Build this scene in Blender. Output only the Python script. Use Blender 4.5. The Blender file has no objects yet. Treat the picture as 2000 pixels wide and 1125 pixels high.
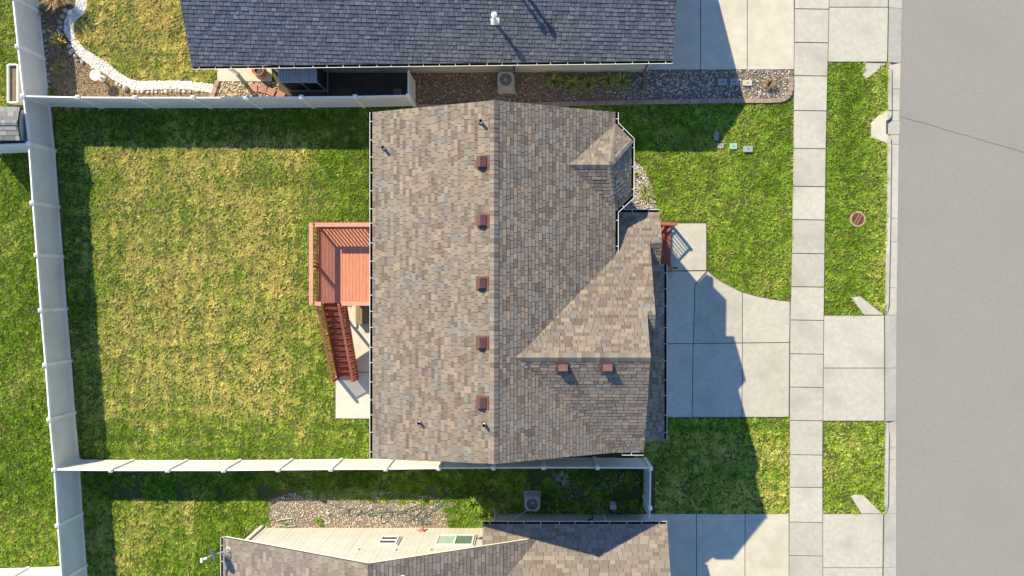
import bpy, math, random
import numpy as np
from mathutils import Vector, Matrix

random.seed(7); rng = np.random.default_rng(7)
scene = bpy.context.scene
col = scene.collection

# ------------------------------------------------------------------ camera, sky, sun, exposure
CAMH = 34.0           # metres above the lawn
SC = 45.0             # photograph pixels (2000 wide) per metre at lawn level
NX, NY = 1045.0, 558.0  # pixel straight below the camera
cam_d = bpy.data.cameras.new('camera'); cam = bpy.data.objects.new('camera', cam_d); col.objects.link(cam)
cam.location = (0, 0, CAMH); cam.rotation_euler = (0, 0, 0)
cam_d.sensor_width = 36.0; cam_d.lens = 36.0 * SC * CAMH / 2000.0
cam_d.shift_x = (1000 - NX) / 2000.0; cam_d.shift_y = -(562.5 - NY) / 2000.0
cam_d.clip_start = 0.5; cam_d.clip_end = 500
scene.camera = cam

SHX, SHY = 0.79, -0.975                      # shadow offset per metre of height
sun_dir = Vector((SHX, SHY, -1)).normalized()
elev = math.asin(-sun_dir.z)
world = bpy.data.worlds.new('World'); scene.world = world; world.use_nodes = True
wn = world.node_tree; bg = wn.nodes['Background']
sky_n = wn.nodes.new('ShaderNodeTexSky'); sky_n.sky_type = 'NISHITA'; sky_n.sun_disc = False
sky_n.sun_elevation = elev; sky_n.sun_rotation = math.atan2(-SHX, -SHY)
sky_n.air_density = 1.0; sky_n.dust_density = 0.0; sky_n.ozone_density = 4.0
hs_ = wn.nodes.new('ShaderNodeHueSaturation'); hs_.inputs['Saturation'].default_value = 1.05
wn.links.new(sky_n.outputs[0], hs_.inputs['Color']); wn.links.new(hs_.outputs[0], bg.inputs[0]); bg.inputs[1].default_value = 0.125
sun_d = bpy.data.lights.new('sun', 'SUN'); sun_d.energy = 4.2; sun_d.angle = math.radians(0.5); sun_d.color = (1, 0.87, 0.59)
sun = bpy.data.objects.new('sun', sun_d); col.objects.link(sun)
sun.rotation_euler = sun_dir.to_track_quat('-Z', 'Y').to_euler(); sun.location = (-20, 25, 40)
vs = scene.view_settings
vs.view_transform = 'Standard'; vs.look = 'None'; vs.gamma = 1; vs.exposure = 1.04; vs.use_curve_mapping = False

# ------------------------------------------------------------------ helpers
def P(px, py, z=0.0):
    k = (CAMH - z) / CAMH / SC
    return ((px - NX) * k, (NY - py) * k, z)
def PP(px, py, pl):                          # point of plane z = a + bX + cY
    a, b, c = pl
    kx, ky = (px - NX) / SC, (NY - py) / SC
    m = b * kx + c * ky
    z = (a + m) / (1 + m / CAMH)
    return P(px, py, z)
def XY(pts, z=0.0): return [P(x, y, z)[:2] for x, y in pts]

ORG = {}
def tag(o, label=None, cat=None, group=None, kind=None):
    if label: o['label'] = label
    if cat: o['category'] = cat
    if group: o['group'] = group
    if kind: o['kind'] = kind
    return o
def thing(name, loc, label, cat, group=None, kind=None):
    o = bpy.data.objects.new(name, None); col.objects.link(o); o.empty_display_size = 0.2
    o.location = loc; ORG[o.name] = Vector(loc)
    return tag(o, label, cat, group, kind)
def org(o): return ORG.get(o.name, Vector((0, 0, 0))) if o else Vector((0, 0, 0))
def link(name, me, parent=None, mats=(), loc=None):
    o = bpy.data.objects.new(name, me); col.objects.link(o)
    for m in mats:
        if m.name not in [x.name for x in me.materials if x]: me.materials.append(m)
    if parent:
        o.parent = parent
        ORG[o.name] = org(parent) if loc is None else Vector(loc)
        if loc is not None: o.location = Vector(loc) - org(parent)
    else:
        ORG[o.name] = Vector(loc or (0, 0, 0)); o.location = ORG[o.name]
    return o

class MB:
    def __init__(s): s.v = []; s.f = []; s.m = []
    def add(s, vs, fs, m=0):
        b = len(s.v); s.v += [tuple(v) for v in vs]
        for f in fs: s.f.append([i + b for i in f]); s.m.append(m)
        return s
    def box(s, c, d, rz=0.0, m=0, mat=None, taper=1.0):
        x, y, z = d[0] / 2, d[1] / 2, d[2] / 2
        vs = [Vector((sx * x * (taper if sz > 0 else 1), sy * y * (taper if sz > 0 else 1), sz * z)) for sz in (-1, 1) for sx, sy in ((-1, -1), (1, -1), (1, 1), (-1, 1))]
        R = mat if mat is not None else Matrix.Rotation(rz, 3, 'Z')
        vs = [R @ v + Vector(c) for v in vs]
        return s.add(vs, [(3, 2, 1, 0), (4, 5, 6, 7), (0, 1, 5, 4), (1, 2, 6, 5), (2, 3, 7, 6), (3, 0, 4, 7)], m)
    def beam(s, a, b, w, h, m=0):             # bar from a to b, w sideways, h in the vertical plane
        a, b = Vector(a), Vector(b); d = (b - a); L = d.length; d.normalize()
        up = Vector((0, 0, 1)) if abs(d.z) < 0.99 else Vector((0, 1, 0))
        sd = d.cross(up).normalized(); u = sd.cross(d)
        R = Matrix((d, sd, u)).transposed()
        return s.box((a + b) / 2, (L, w, h), mat=R, m=m)
    def prism(s, poly, z0, z1, m=0, mtop=None, inset=0.0, bev=0.0):
        n = len(poly); area = sum(poly[i][0] * poly[(i + 1) % n][1] - poly[(i + 1) % n][0] * poly[i][1] for i in range(n))
        if area < 0: poly = poly[::-1]
        if inset: poly = inset_poly(poly, inset)
        vs = [(x, y, z0) for x, y in poly]
        if bev:
            top = inset_poly(poly, bev)
            vs += [(x, y, z1 - bev) for x, y in poly] + [(x, y, z1) for x, y in top]
            fs = [[i, (i + 1) % n, n + (i + 1) % n, n + i] for i in range(n)] + [[n + i, n + (i + 1) % n, 2 * n + (i + 1) % n, 2 * n + i] for i in range(n)]
            s.add(vs, fs, m); b = len(s.v) - n
        else:
            vs += [(x, y, z1) for x, y in poly]
            s.add(vs, [[i, (i + 1) % n, n + (i + 1) % n, n + i] for i in range(n)], m); b = len(s.v) - n
        s.f.append([b + i for i in range(n)]); s.m.append(m if mtop is None else mtop)
        return s
    def cyl(s, c, r, h, n=14, m=0, r2=None, axis=None, cap=True):
        r2 = r if r2 is None else r2
        R = Matrix.Identity(3)
        if axis is not None: R = Vector(axis).normalized().to_track_quat('Z', 'Y').to_matrix()
        vs = []
        for z, rr in ((0, r), (h, r2)):
            for i in range(n):
                a = 2 * math.pi * i / n; vs.append(R @ Vector((rr * math.cos(a), rr * math.sin(a), z)) + Vector(c))
        fs = [[i, (i + 1) % n, n + (i + 1) % n, n + i] for i in range(n)]
        if cap: fs += [list(range(n))[::-1], list(range(n, 2 * n))]
        return s.add(vs, fs, m)
    def lathe(s, c, prof, n=20, m=0, mat=None):
        R = mat if mat is not None else Matrix.Identity(3)
        vs = [R @ Vector((r * math.cos(2 * math.pi * i / n), r * math.sin(2 * math.pi * i / n), z)) + Vector(c) for r, z in prof for i in range(n)]
        fs = [[k * n + i, k * n + (i + 1) % n, (k + 1) * n + (i + 1) % n, (k + 1) * n + i] for k in range(len(prof) - 1) for i in range(n)]
        return s.add(vs, fs, m)
    def tube(s, pts, r, n=6, m=0):
        pts = [Vector(p) for p in pts]; vs = []; k = len(pts)
        for i, p in enumerate(pts):
            d = (pts[min(i + 1, k - 1)] - pts[max(i - 1, 0)]).normalized()
            up = Vector((0, 0, 1)) if abs(d.z) < 0.95 else Vector((1, 0, 0))
            a = d.cross(up).normalized(); b = a.cross(d)
            for j in range(n):
                t = 2 * math.pi * j / n; vs.append(p + a * (r * math.cos(t)) + b * (r * math.sin(t)))
        fs = [[i * n + j, (i + 1) * n + j, (i + 1) * n + (j + 1) % n, i * n + (j + 1) % n] for i in range(k - 1) for j in range(n)]
        fs += [list(range(n)), list(range((k - 1) * n, k * n))[::-1]]
        return s.add(vs, fs, m)
    def build(s, name, mats, parent=None, smooth=False, loc=None):
        mats = mats if isinstance(mats, (list, tuple)) else [mats]
        o_ = org(parent) if loc is None else Vector(loc)
        me = bpy.data.meshes.new(name); me.from_pydata([tuple(Vector(v) - o_) for v in s.v], [], s.f)
        for m in mats: me.materials.append(m)
        me.polygons.foreach_set('material_index', s.m)
        if smooth: me.polygons.foreach_set('use_smooth', [True] * len(s.f))
        me.update()
        o = bpy.data.objects.new(name, me); col.objects.link(o)
        if parent:
            o.parent = parent; o.location = o_ - org(parent)
        else: o.location = o_
        ORG[o.name] = o_
        return o

def inset_poly(poly, d):
    n = len(poly); out = []
    for i in range(n):
        p0, p1, p2 = Vector(poly[i - 1]), Vector(poly[i]), Vector(poly[(i + 1) % n])
        e1, e2 = (p1 - p0).normalized(), (p2 - p1).normalized()
        n1, n2 = Vector((-e1.y, e1.x)), Vector((-e2.y, e2.x))
        k = 1 + n1.dot(n2)
        o = (n1 + n2) / max(k, 0.35)
        out.append(tuple(p1 + o * d))
    return out

# ------------------------------------------------------------------ materials
def new_mat(name, rough=0.8, metal=0.0, spec=0.3):
    m = bpy.data.materials.new(name); m.use_nodes = True
    b = m.node_tree.nodes['Principled BSDF']; b.inputs['Roughness'].default_value = rough
    b.inputs['Metallic'].default_value = metal; b.inputs['Specular IOR Level'].default_value = spec
    return m, m.node_tree, b
def noise_mat(name, c1, c2, scale=4.0, rough=0.8, bump=0.0, bscale=60.0, detail=6, vary=0.0, c3=None, s3=0.6, metal=0.0, spec=0.3, bdist=0.01, stretch=None):
    m, t, b = new_mat(name, rough, metal, spec); N = t.nodes; L = t.links
    geo = N.new('ShaderNodeNewGeometry'); vec = geo.outputs['Position']
    if stretch:
        mp = N.new('ShaderNodeMapping'); mp.inputs['Scale'].default_value = stretch; L.new(vec, mp.inputs[0]); vec = mp.outputs[0]
    n1 = N.new('ShaderNodeTexNoise'); n1.inputs['Scale'].default_value = scale; n1.inputs['Detail'].default_value = detail; L.new(vec, n1.inputs['Vector'])
    r = N.new('ShaderNodeValToRGB'); r.color_ramp.elements[0].position = 0.3; r.color_ramp.elements[1].position = 0.7
    r.color_ramp.elements[0].color = (*c1, 1); r.color_ramp.elements[1].color = (*c2, 1); L.new(n1.outputs['Fac'], r.inputs[0]); out = r.outputs[0]
    if c3:
        n2 = N.new('ShaderNodeTexNoise'); n2.inputs['Scale'].default_value = s3; n2.inputs['Detail'].default_value = 4; L.new(vec, n2.inputs['Vector'])
        mr = N.new('ShaderNodeMapRange'); mr.inputs[1].default_value = 0.5; mr.inputs[2].default_value = 0.72; L.new(n2.outputs['Fac'], mr.inputs[0])
        mx = N.new('ShaderNodeMix'); mx.data_type = 'RGBA'; L.new(mr.outputs[0], mx.inputs[0]); L.new(out, mx.inputs[6]); mx.inputs[7].default_value = (*c3, 1); out = mx.outputs[2]
    if vary:
        oi = N.new('ShaderNodeObjectInfo'); mr = N.new('ShaderNodeMapRange'); mr.inputs[3].default_value = 1 - vary; mr.inputs[4].default_value = 1 + vary * 0.6
        L.new(oi.outputs['Random'], mr.inputs[0])
        hs = N.new('ShaderNodeHueSaturation'); L.new(mr.outputs[0], hs.inputs['Value']); L.new(out, hs.inputs['Color']); out = hs.outputs[0]
    L.new(out, b.inputs['Base Color'])
    if bump:
        n3 = N.new('ShaderNodeTexNoise'); n3.inputs['Scale'].default_value = bscale; n3.inputs['Detail'].default_value = 4; L.new(vec, n3.inputs['Vector'])
        bp = N.new('ShaderNodeBump'); bp.inputs['Strength'].default_value = bump; bp.inputs['Distance'].default_value = bdist
        L.new(n3.outputs['Fac'], bp.inputs['Height']); L.new(bp.outputs[0], b.inputs['Normal'])
    return m
def attr_mat(name, rough=0.9, fine=0.0, fscale=90.0, spec=0.15, sheen=0.0):
    m, t, b = new_mat(name, rough, 0, spec); N = t.nodes; L = t.links
    a = N.new('ShaderNodeAttribute'); a.attribute_name = 'Col'; out = a.outputs['Color']
    if fine:
        geo = N.new('ShaderNodeNewGeometry')
        n1 = N.new('ShaderNodeTexNoise'); n1.inputs['Scale'].default_value = fscale; n1.inputs['Detail'].default_value = 5; L.new(geo.outputs['Position'], n1.inputs['Vector'])
        mr = N.new('ShaderNodeMapRange'); mr.inputs[1].default_value = 0.25; mr.inputs[2].default_value = 0.75; mr.inputs[3].default_value = 1 - fine; mr.inputs[4].default_value = 1 + fine
        L.new(n1.outputs['Fac'], mr.inputs[0])
        mx = N.new('ShaderNodeMix'); mx.data_type = 'RGBA'; mx.blend_type = 'MULTIPLY'; mx.inputs[0].default_value = 1; L.new(out, mx.inputs[6]); L.new(mr.outputs[0], mx.inputs[7]); out = mx.outputs[2]
    L.new(out, b.inputs['Base Color'])
    return m

M = {}
M['concrete'] = noise_mat('concrete', (0.385, 0.365, 0.315), (0.455, 0.435, 0.385), 5.0, 0.9, 0.2, 90, detail=10, vary=0.10, c3=(0.35, 0.335, 0.295), s3=0.75, bdist=0.004)
M['concrete_warm'] = noise_mat('concrete_warm', (0.44, 0.405, 0.34), (0.52, 0.48, 0.405), 2.2, 0.9, 0.15, 120, vary=0.06, c3=(0.42, 0.385, 0.32), s3=0.8, bdist=0.004)
M['patio'] = noise_mat('patio', (0.47, 0.45, 0.40), (0.54, 0.52, 0.465), 2.0, 0.9, 0.12, 120, vary=0.05, bdist=0.004)
M['joint'] = noise_mat('joint', (0.11, 0.10, 0.085), (0.17, 0.155, 0.13), 20, 0.95)
M['asphalt'] = noise_mat('asphalt', (0.205, 0.194, 0.180), (0.268, 0.254, 0.238), 22, 0.95, 0.4, 180, detail=10, c3=(0.222, 0.210, 0.198), s3=0.25, bdist=0.006)
M['crack'] = noise_mat('crack', (0.07, 0.065, 0.06), (0.13, 0.125, 0.12), 30, 0.9)
M['soil'] = noise_mat('soil', (0.07, 0.05, 0.035), (0.13, 0.10, 0.07), 14, 0.95, 0.6, 40, bdist=0.02)
M['thatch'] = noise_mat('thatch', (0.04, 0.055, 0.012), (0.095, 0.115, 0.028), 12, 0.95, 0.8, 50, c3=(0.13, 0.115, 0.045), s3=0.5, bdist=0.03)
M['mulch'] = noise_mat('mulch', (0.12, 0.08, 0.05), (0.40, 0.30, 0.19), 26, 0.95, 1.0, 45, detail=10, c3=(0.17, 0.105, 0.065), s3=1.6, bdist=0.03)
M['bed_soil'] = noise_mat('bed_soil', (0.13, 0.10, 0.075), (0.23, 0.185, 0.14), 22, 0.95, 0.8, 45, bdist=0.02)
M['vinyl'] = noise_mat('vinyl', (0.78, 0.775, 0.755), (0.84, 0.835, 0.815), 1.2, 0.45, 0, vary=0.03, c3=(0.68, 0.665, 0.62), s3=1.5)
M['vinyl_panel'] = noise_mat('vinyl_panel', (0.64, 0.635, 0.61), (0.70, 0.695, 0.67), 1.2, 0.5, 0, vary=0.04, c3=(0.60, 0.59, 0.56), s3=1.5)
M['trim_white'] = noise_mat('trim_white', (0.72, 0.71, 0.68), (0.78, 0.77, 0.74), 3, 0.5)
M['gutter_dirt_shade'] = noise_mat('gutter_dirt_shade', (0.012, 0.011, 0.010), (0.03, 0.027, 0.024), 20, 0.9)  # trough lining: dirt plus the shade inside the trough, painted near-black
M['shingle'] = attr_mat('shingle', 0.95, 0.16, 120)
M['shingle_under'] = noise_mat('shingle_under', (0.05, 0.045, 0.04), (0.08, 0.07, 0.06), 20, 0.95)
M['grass'] = attr_mat('grass', 0.9, 0, spec=0.02)
M['rock'] = attr_mat('rock', 0.9, 0.12, 30)
M['deckwood'] = noise_mat('deckwood', (0.42, 0.165, 0.105), (0.52, 0.225, 0.15), 6, 0.75, 0.1, 60, vary=0.07, stretch=(3, 0.5, 3))
M['railwood'] = noise_mat('railwood', (0.50, 0.235, 0.17), (0.58, 0.28, 0.205), 5, 0.7, 0.1, 60, vary=0.05)
M['redwood'] = noise_mat('redwood', (0.27, 0.07, 0.038), (0.36, 0.10, 0.055), 6, 0.75, 0.1, 60, vary=0.12)
M['rail_orange'] = noise_mat('rail_orange', (0.46, 0.155, 0.085), (0.55, 0.20, 0.115), 6, 0.75, 0.1, 60, vary=0.08)
M['siding'] = noise_mat('siding', (0.50, 0.485, 0.435), (0.55, 0.535, 0.485), 1.5, 0.75, 0.05, 40, vary=0.02)
M['siding_grey'] = noise_mat('siding_grey', (0.42, 0.40, 0.34), (0.47, 0.45, 0.385), 1.5, 0.75, 0.05, 40)
M['siding_tan'] = noise_mat('siding_tan', (0.36, 0.31, 0.25), (0.41, 0.36, 0.29), 1.5, 0.75, 0.05, 40)
M['foundation'] = noise_mat('foundation', (0.40, 0.37, 0.29), (0.46, 0.42, 0.34), 6, 0.9, 0.2, 60)
M['glass'] = noise_mat('glass', (0.10, 0.16, 0.14), (0.14, 0.22, 0.19), 1.0, 0.06, spec=0.6)
M['glass_green'] = noise_mat('glass_green', (0.36, 0.48, 0.42), (0.42, 0.54, 0.47), 0.8, 0.08, spec=0.6)
M['glass_dark'] = noise_mat('glass_dark', (0.035, 0.04, 0.04), (0.06, 0.065, 0.065), 2, 0.06, spec=0.6)
M['vent_red'] = noise_mat('vent_red', (0.105, 0.050, 0.048), (0.14, 0.068, 0.066), 8, 0.55, vary=0.08)
M['metal'] = noise_mat('metal', (0.50, 0.50, 0.50), (0.60, 0.60, 0.60), 8, 0.4, metal=0.4)
M['metal_dark'] = noise_mat('metal_dark', (0.02, 0.02, 0.022), (0.04, 0.04, 0.045), 10, 0.5)
M['ac_paint'] = noise_mat('ac_paint', (0.36, 0.35, 0.32), (0.42, 0.41, 0.38), 4, 0.55)
M['pipe_white'] = noise_mat('pipe_white', (0.70, 0.70, 0.70), (0.78, 0.78, 0.78), 6, 0.5)
M['brick_border'] = noise_mat('brick_border', (0.25, 0.175, 0.14), (0.36, 0.265, 0.215), 7, 0.9, 0.3, 50, vary=0.14, bdist=0.01)
M['paver_red'] = noise_mat('paver_red', (0.34, 0.17, 0.135), (0.42, 0.225, 0.18), 8, 0.9, 0.2, 60, vary=0.1)
M['rust'] = noise_mat('rust', (0.17, 0.058, 0.035), (0.27, 0.105, 0.065), 12, 0.85)
M['rust_pale'] = noise_mat('rust_pale', (0.33, 0.22, 0.16), (0.42, 0.29, 0.21), 10, 0.85)
M['lid_grey'] = noise_mat('lid_grey', (0.24, 0.245, 0.255), (0.30, 0.305, 0.315), 6, 0.7)
M['lid_green'] = noise_mat('lid_green', (0.21, 0.40, 0.30), (0.27, 0.47, 0.36), 6, 0.65)
M['lid_tan'] = noise_mat('lid_tan', (0.42, 0.37, 0.31), (0.48, 0.43, 0.37), 6, 0.75)
M['hose'] = noise_mat('hose', (0.07, 0.12, 0.10), (0.12, 0.18, 0.155), 10, 0.5)
M['corrugated'] = noise_mat('corrugated', (0.30, 0.31, 0.33), (0.38, 0.39, 0.41), 3, 0.35, metal=0.35, spec=0.5)
M['panel_black'] = noise_mat('panel_black', (0.03, 0.03, 0.032), (0.05, 0.05, 0.052), 4, 0.5)
M['frame_grey'] = noise_mat('frame_grey', (0.42, 0.42, 0.41), (0.50, 0.50, 0.49), 5, 0.5)
M['clay'] = noise_mat('clay', (0.40, 0.13, 0.08), (0.50, 0.19, 0.12), 6, 0.6)
M['brown_wood'] = noise_mat('brown_wood', (0.20, 0.14, 0.08), (0.27, 0.20, 0.12), 6, 0.8, stretch=(4, 0.6, 4))
M['stone_white'] = noise_mat('stone_white', (0.62, 0.59, 0.54), (0.74, 0.71, 0.66), 12, 0.85)
M['downspout'] = noise_mat('downspout', (0.62, 0.58, 0.49), (0.68, 0.64, 0.55), 5, 0.5)
M['downspout_brown'] = noise_mat('downspout_brown', (0.13, 0.095, 0.07), (0.17, 0.125, 0.095), 5, 0.55)
M['dish_grey'] = noise_mat('dish_grey', (0.42, 0.42, 0.43), (0.48, 0.48, 0.49), 5, 0.4)
M['garage_door'] = noise_mat('garage_door', (0.70, 0.69, 0.65), (0.76, 0.75, 0.71), 3, 0.5)

# ------------------------------------------------------------------ numpy helpers
def vnoise(x, y, scale, seed):
    r = np.random.default_rng(seed); G = r.random((256, 256))
    u, v = x * scale + 1000, y * scale + 1000
    i, j = np.floor(u).astype(int), np.floor(v).astype(int); fu, fv = u - i, v - j
    fu = fu * fu * (3 - 2 * fu); fv = fv * fv * (3 - 2 * fv)
    g = lambda a, b: G[a % 256, b % 256]
    return (g(i, j) * (1 - fu) + g(i + 1, j) * fu) * (1 - fv) + (g(i, j + 1) * (1 - fu) + g(i + 1, j + 1) * fu) * fv
def fbm(x, y, scale, seed, o=3):
    t = 0; a = 0.5; s = 0
    for k in range(o): t = t + a * vnoise(x, y, scale * 2 ** k, seed + k); s += a; a *= 0.55
    return t / s
def inside(poly, x, y):
    r = np.zeros(len(x), bool); n = len(poly)
    for i in range(n):
        (x0, y0), (x1, y1) = poly[i], poly[(i + 1) % n]
        if y0 == y1: continue
        c = ((y0 > y) != (y1 > y)) & (x < (x1 - x0) * (y - y0) / (y1 - y0) + x0)
        r ^= c
    return r
def sample(poly, dens, holes=()):
    a = np.array(poly); lo, hi = a.min(0), a.max(0)
    n = int((hi[0] - lo[0]) * (hi[1] - lo[1]) * dens)
    x = rng.uniform(lo[0], hi[0], n); y = rng.uniform(lo[1], hi[1], n)
    k = inside(poly, x, y)
    for h in holes: k &= ~inside(h, x, y)
    return x[k], y[k]
def np_mesh(name, V, F, C, mat, parent=None):
    me = bpy.data.meshes.new(name); nv = len(V); nf, fs = F.shape
    me.vertices.add(nv); me.vertices.foreach_set('co', V.astype(np.float32).ravel())
    me.loops.add(nf * fs); me.loops.foreach_set('vertex_index', F.astype(np.int32).ravel())
    me.polygons.add(nf); me.polygons.foreach_set('loop_start', np.arange(0, nf * fs, fs, dtype=np.int32))
    me.update(calc_edges=True)
    ca = me.color_attributes.new('Col', 'FLOAT_COLOR', 'POINT')
    ca.data.foreach_set('color', np.concatenate([C, np.ones((nv, 1))], 1).astype(np.float32).ravel())
    me.materials.append(mat)
    return link(name, me, parent)

GREEN_D = np.array((0.085, 0.185, 0.014)); GREEN = np.array((0.235, 0.360, 0.034)); YEL = np.array((0.76, 0.63, 0.17)); TAN = np.array((0.64, 0.53, 0.25))
def grass(name, poly, label, dry, holes=(), tuft=230, blades=12, size=0.80, z=0.0, keep=None, streak=0.0, var=1.0):
    x, y = sample(poly, tuft, holes)
    if keep is not None:
        k = keep(x, y); x, y = x[k], y[k]
    n = len(x)
    d = dry(x, y) if callable(dry) else np.full(n, dry)
    d = d + (fbm(x, y, 1.1, 11) - 0.5) * 0.6 * var + (fbm(x, y, 7.0, 31, 2) - 0.5) * 0.55 * var + rng.normal(0, 0.13, n) * var
    if streak:
        stk = (vnoise(x, y * 0.10, 6.0, 51) - 0.5) + 0.8 * (vnoise(x * 0.10, y, 6.0, 52) - 0.5)
        d = d + streak * stk * 0.6
    d = np.clip(d, 0, 1)
    sc = (0.42 + 1.15 * fbm(x, y, 4.0, 71, 2) ** 1.2 + rng.uniform(-0.12, 0.25, n)) * size
    if streak: sc = sc * (1 + 0.7 * streak * stk)
    base = np.where((d < 0.5)[:, None], GREEN_D * (1 - np.clip(d * 2, 0, 1))[:, None] + GREEN * np.clip(d * 2, 0, 1)[:, None],
                    GREEN * (1 - np.clip(d * 2 - 1, 0, 1))[:, None] + YEL * np.clip(d * 2 - 1, 0, 1)[:, None])
    base = base * (0.50 + 1.05 * fbm(x, y, 5.0, 131, 2) * rng.uniform(0.8, 1.2, n))[:, None]
    N = n * blades
    r = lambda a: np.repeat(a, blades, axis=0)
    ang = rng.uniform(0, 2 * np.pi, N); rad = np.abs(rng.normal(0, 0.035, N)) * r(sc)
    bx, by = r(x) + rad * np.cos(ang), r(y) + rad * np.sin(ang)
    a2 = ang + rng.normal(0, 0.7, N)
    ln = rng.uniform(0.025, 0.085, N) * r(sc); h = rng.uniform(0.025, 0.085, N) * r(sc); w = rng.uniform(0.008, 0.016, N) * r(sc)
    px, py = -np.sin(a2) * w, np.cos(a2) * w
    zz = np.full(N, z)
    V = np.stack([np.stack([bx - px, by - py, zz], 1), np.stack([bx + px, by + py, zz], 1), np.stack([bx + np.cos(a2) * ln, by + np.sin(a2) * ln, zz + h], 1)], 1).reshape(-1, 3)
    c = r(base) * rng.uniform(0.6, 1.4, (N, 1))
    t = rng.random(N) < np.clip((r(d) - 0.3) * 0.6, 0.01, 0.5)
    c[t] = TAN * rng.uniform(0.6, 1.1, (t.sum(), 1))
    C = np.repeat(c, 3, 0)
    o = np_mesh(name, V, np.arange(3 * N).reshape(N, 3), C, M['grass'])
    return tag(o, label, 'grass', kind='stuff')

_t = (1 + 5 ** 0.5) / 2
ICO = np.array([(-1, _t, 0), (1, _t, 0), (-1, -_t, 0), (1, -_t, 0), (0, -1, _t), (0, 1, _t), (0, -1, -_t), (0, 1, -_t), (_t, 0, -1), (_t, 0, 1), (-_t, 0, -1), (-_t, 0, 1)], float); ICO /= np.linalg.norm(ICO[0])
ICF = np.array([(0, 11, 5), (0, 5, 1), (0, 1, 7), (0, 7, 10), (0, 10, 11), (1, 5, 9), (5, 11, 4), (11, 10, 2), (10, 7, 6), (7, 1, 8), (3, 9, 4), (3, 4, 2), (3, 2, 6), (3, 6, 8), (3, 8, 9), (4, 9, 5), (2, 4, 11), (6, 2, 10), (8, 6, 7), (9, 8, 1)])
def stones_arrays(x, y, z, s, pal, flat=0.6):
    n = len(x); jit = rng.uniform(0.75, 1.2, (n, 12, 1)); v = ICO[None] * jit
    el = rng.uniform(0.65, 1.0, n); ang = rng.uniform(0, np.pi, n)
    X = v[:, :, 0]; Y = v[:, :, 1] * el[:, None]; Z = v[:, :, 2] * flat
    ca, sa = np.cos(ang)[:, None], np.sin(ang)[:, None]
    V = np.stack([(X * ca - Y * sa) * s[:, None] + x[:, None], (X * sa + Y * ca) * s[:, None] + y[:, None], Z * s[:, None] + z], 2)
    pal = np.array(pal); c = pal[rng.integers(0, len(pal), n)] * rng.uniform(0.75, 1.2, (n, 1))
    F = (ICF[None] + 12 * np.arange(n)[:, None, None]).reshape(-1, 3)
    return V.reshape(-1, 3), F, np.repeat(c, 12, 0)
def gravel(name, poly, label, dens, smin, smax, pal, holes=(), z=0.0, keep=None, cat='gravel', parent=None):
    x, y = sample(poly, dens, holes)
    if keep is not None:
        k = keep(x, y); x, y = x[k], y[k]
    s = smin + (smax - smin) * rng.random(len(x)) ** 1.8
    V, F, C = stones_arrays(x, y, z + 0.01, s, pal)
    o = np_mesh(name, V, F, C, M['rock'], parent)
    return tag(o, label, cat, kind='stuff')

# ------------------------------------------------------------------ ground and paving
g = MB(); R_ = 160
g.add([(-R_, -R_, -0.16), (R_, -R_, -0.16), (R_, R_, -0.16), (-R_, R_, -0.16)], [(0, 1, 2, 3)])
tag(g.build('ground', M['thatch']), 'bare earth and turf under the whole plot', 'ground', kind='structure')
def sheet(name, pts, z, mat, label, cat, world=False):
    poly = pts if world else XY(pts)
    m = MB().prism(poly, -0.15, z)
    return tag(m.build(name, mat), label, cat, kind='structure')
ROADX = [(-400, 1770), (0, 1765), (215, 1759.5), (281, 1758), (615, 1753.8), (824, 1753), (1125, 1753), (1500, 1752)]
CURBL = [(-400, 1738), (0, 1736), (121, 1734), (215, 1734), (281, 1733), (426, 1731.5), (615, 1728), (824, 1729), (1003, 1726.5), (1125, 1725), (1500, 1723)]
WALKL = [(-400, 1556), (0, 1552), (290, 1549), (560, 1545), (625, 1543), (888, 1542), (1085, 1541), (1500, 1539)]
WALKR = [(-400, 1626), (0, 1619.5), (290, 1613), (625, 1609), (888, 1606.5), (1085, 1607), (1500, 1606)]
def ip(tab, y):
    return float(np.interp(y, [a for a, b in tab], [b for a, b in tab]))
lawnbase = [(-300, -400), (1740, -400), (1733, 280), (1728, 620), (1727, 1500), (-300, 1500)]
sheet('lawn_soil', lawnbase, -0.012, M['thatch'], 'low turf soil that carries the lawns and beds', 'soil')

# road with its diagonal crack
rd = MB(); ys = [y for y, _ in ROADX]
poly = XY([(x, y) for y, x in ROADX]) + XY([(3200, 1500), (3200, -400)])
road = tag(rd.prism(poly, -0.155, -0.125).build('road', M['asphalt']), 'light grey asphalt street along the right edge', 'road', kind='structure')
ck = MB(); pts = []
for i in range(41):
    t = i / 40; x = 1759 + t * 275; y = 228 + t * 79 + 0.5 * math.sin(t * 23) + random.uniform(-0.3, 0.3)
    pts.append((x, y))
for i in range(40):
    w0, w1 = random.uniform(0.35, 0.6), random.uniform(0.35, 0.6)
    a, b = pts[i], pts[i + 1]
    q = [P(a[0], a[1] - w0, -0.12), P(b[0], b[1] - w0, -0.12), P(b[0], b[1] + w1, -0.12), P(a[0], a[1] + w1, -0.12)]
    ck.add(q, [(3, 2, 1, 0)])
ck.build('crack', M['crack'], road)

def slab(parent, pts, z=0.03, mat='concrete', name='slab', gap=0.017, z0=-0.10):
    dz = random.uniform(-0.004, 0.004)
    return MB().prism(XY(pts), z0, z + dz, inset=gap, bev=0.006).build(name, M[mat], parent)
def paving(name, pts, label, cat, z=-0.004):
    return sheet(name, pts, z, M['joint'], label, cat)

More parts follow.
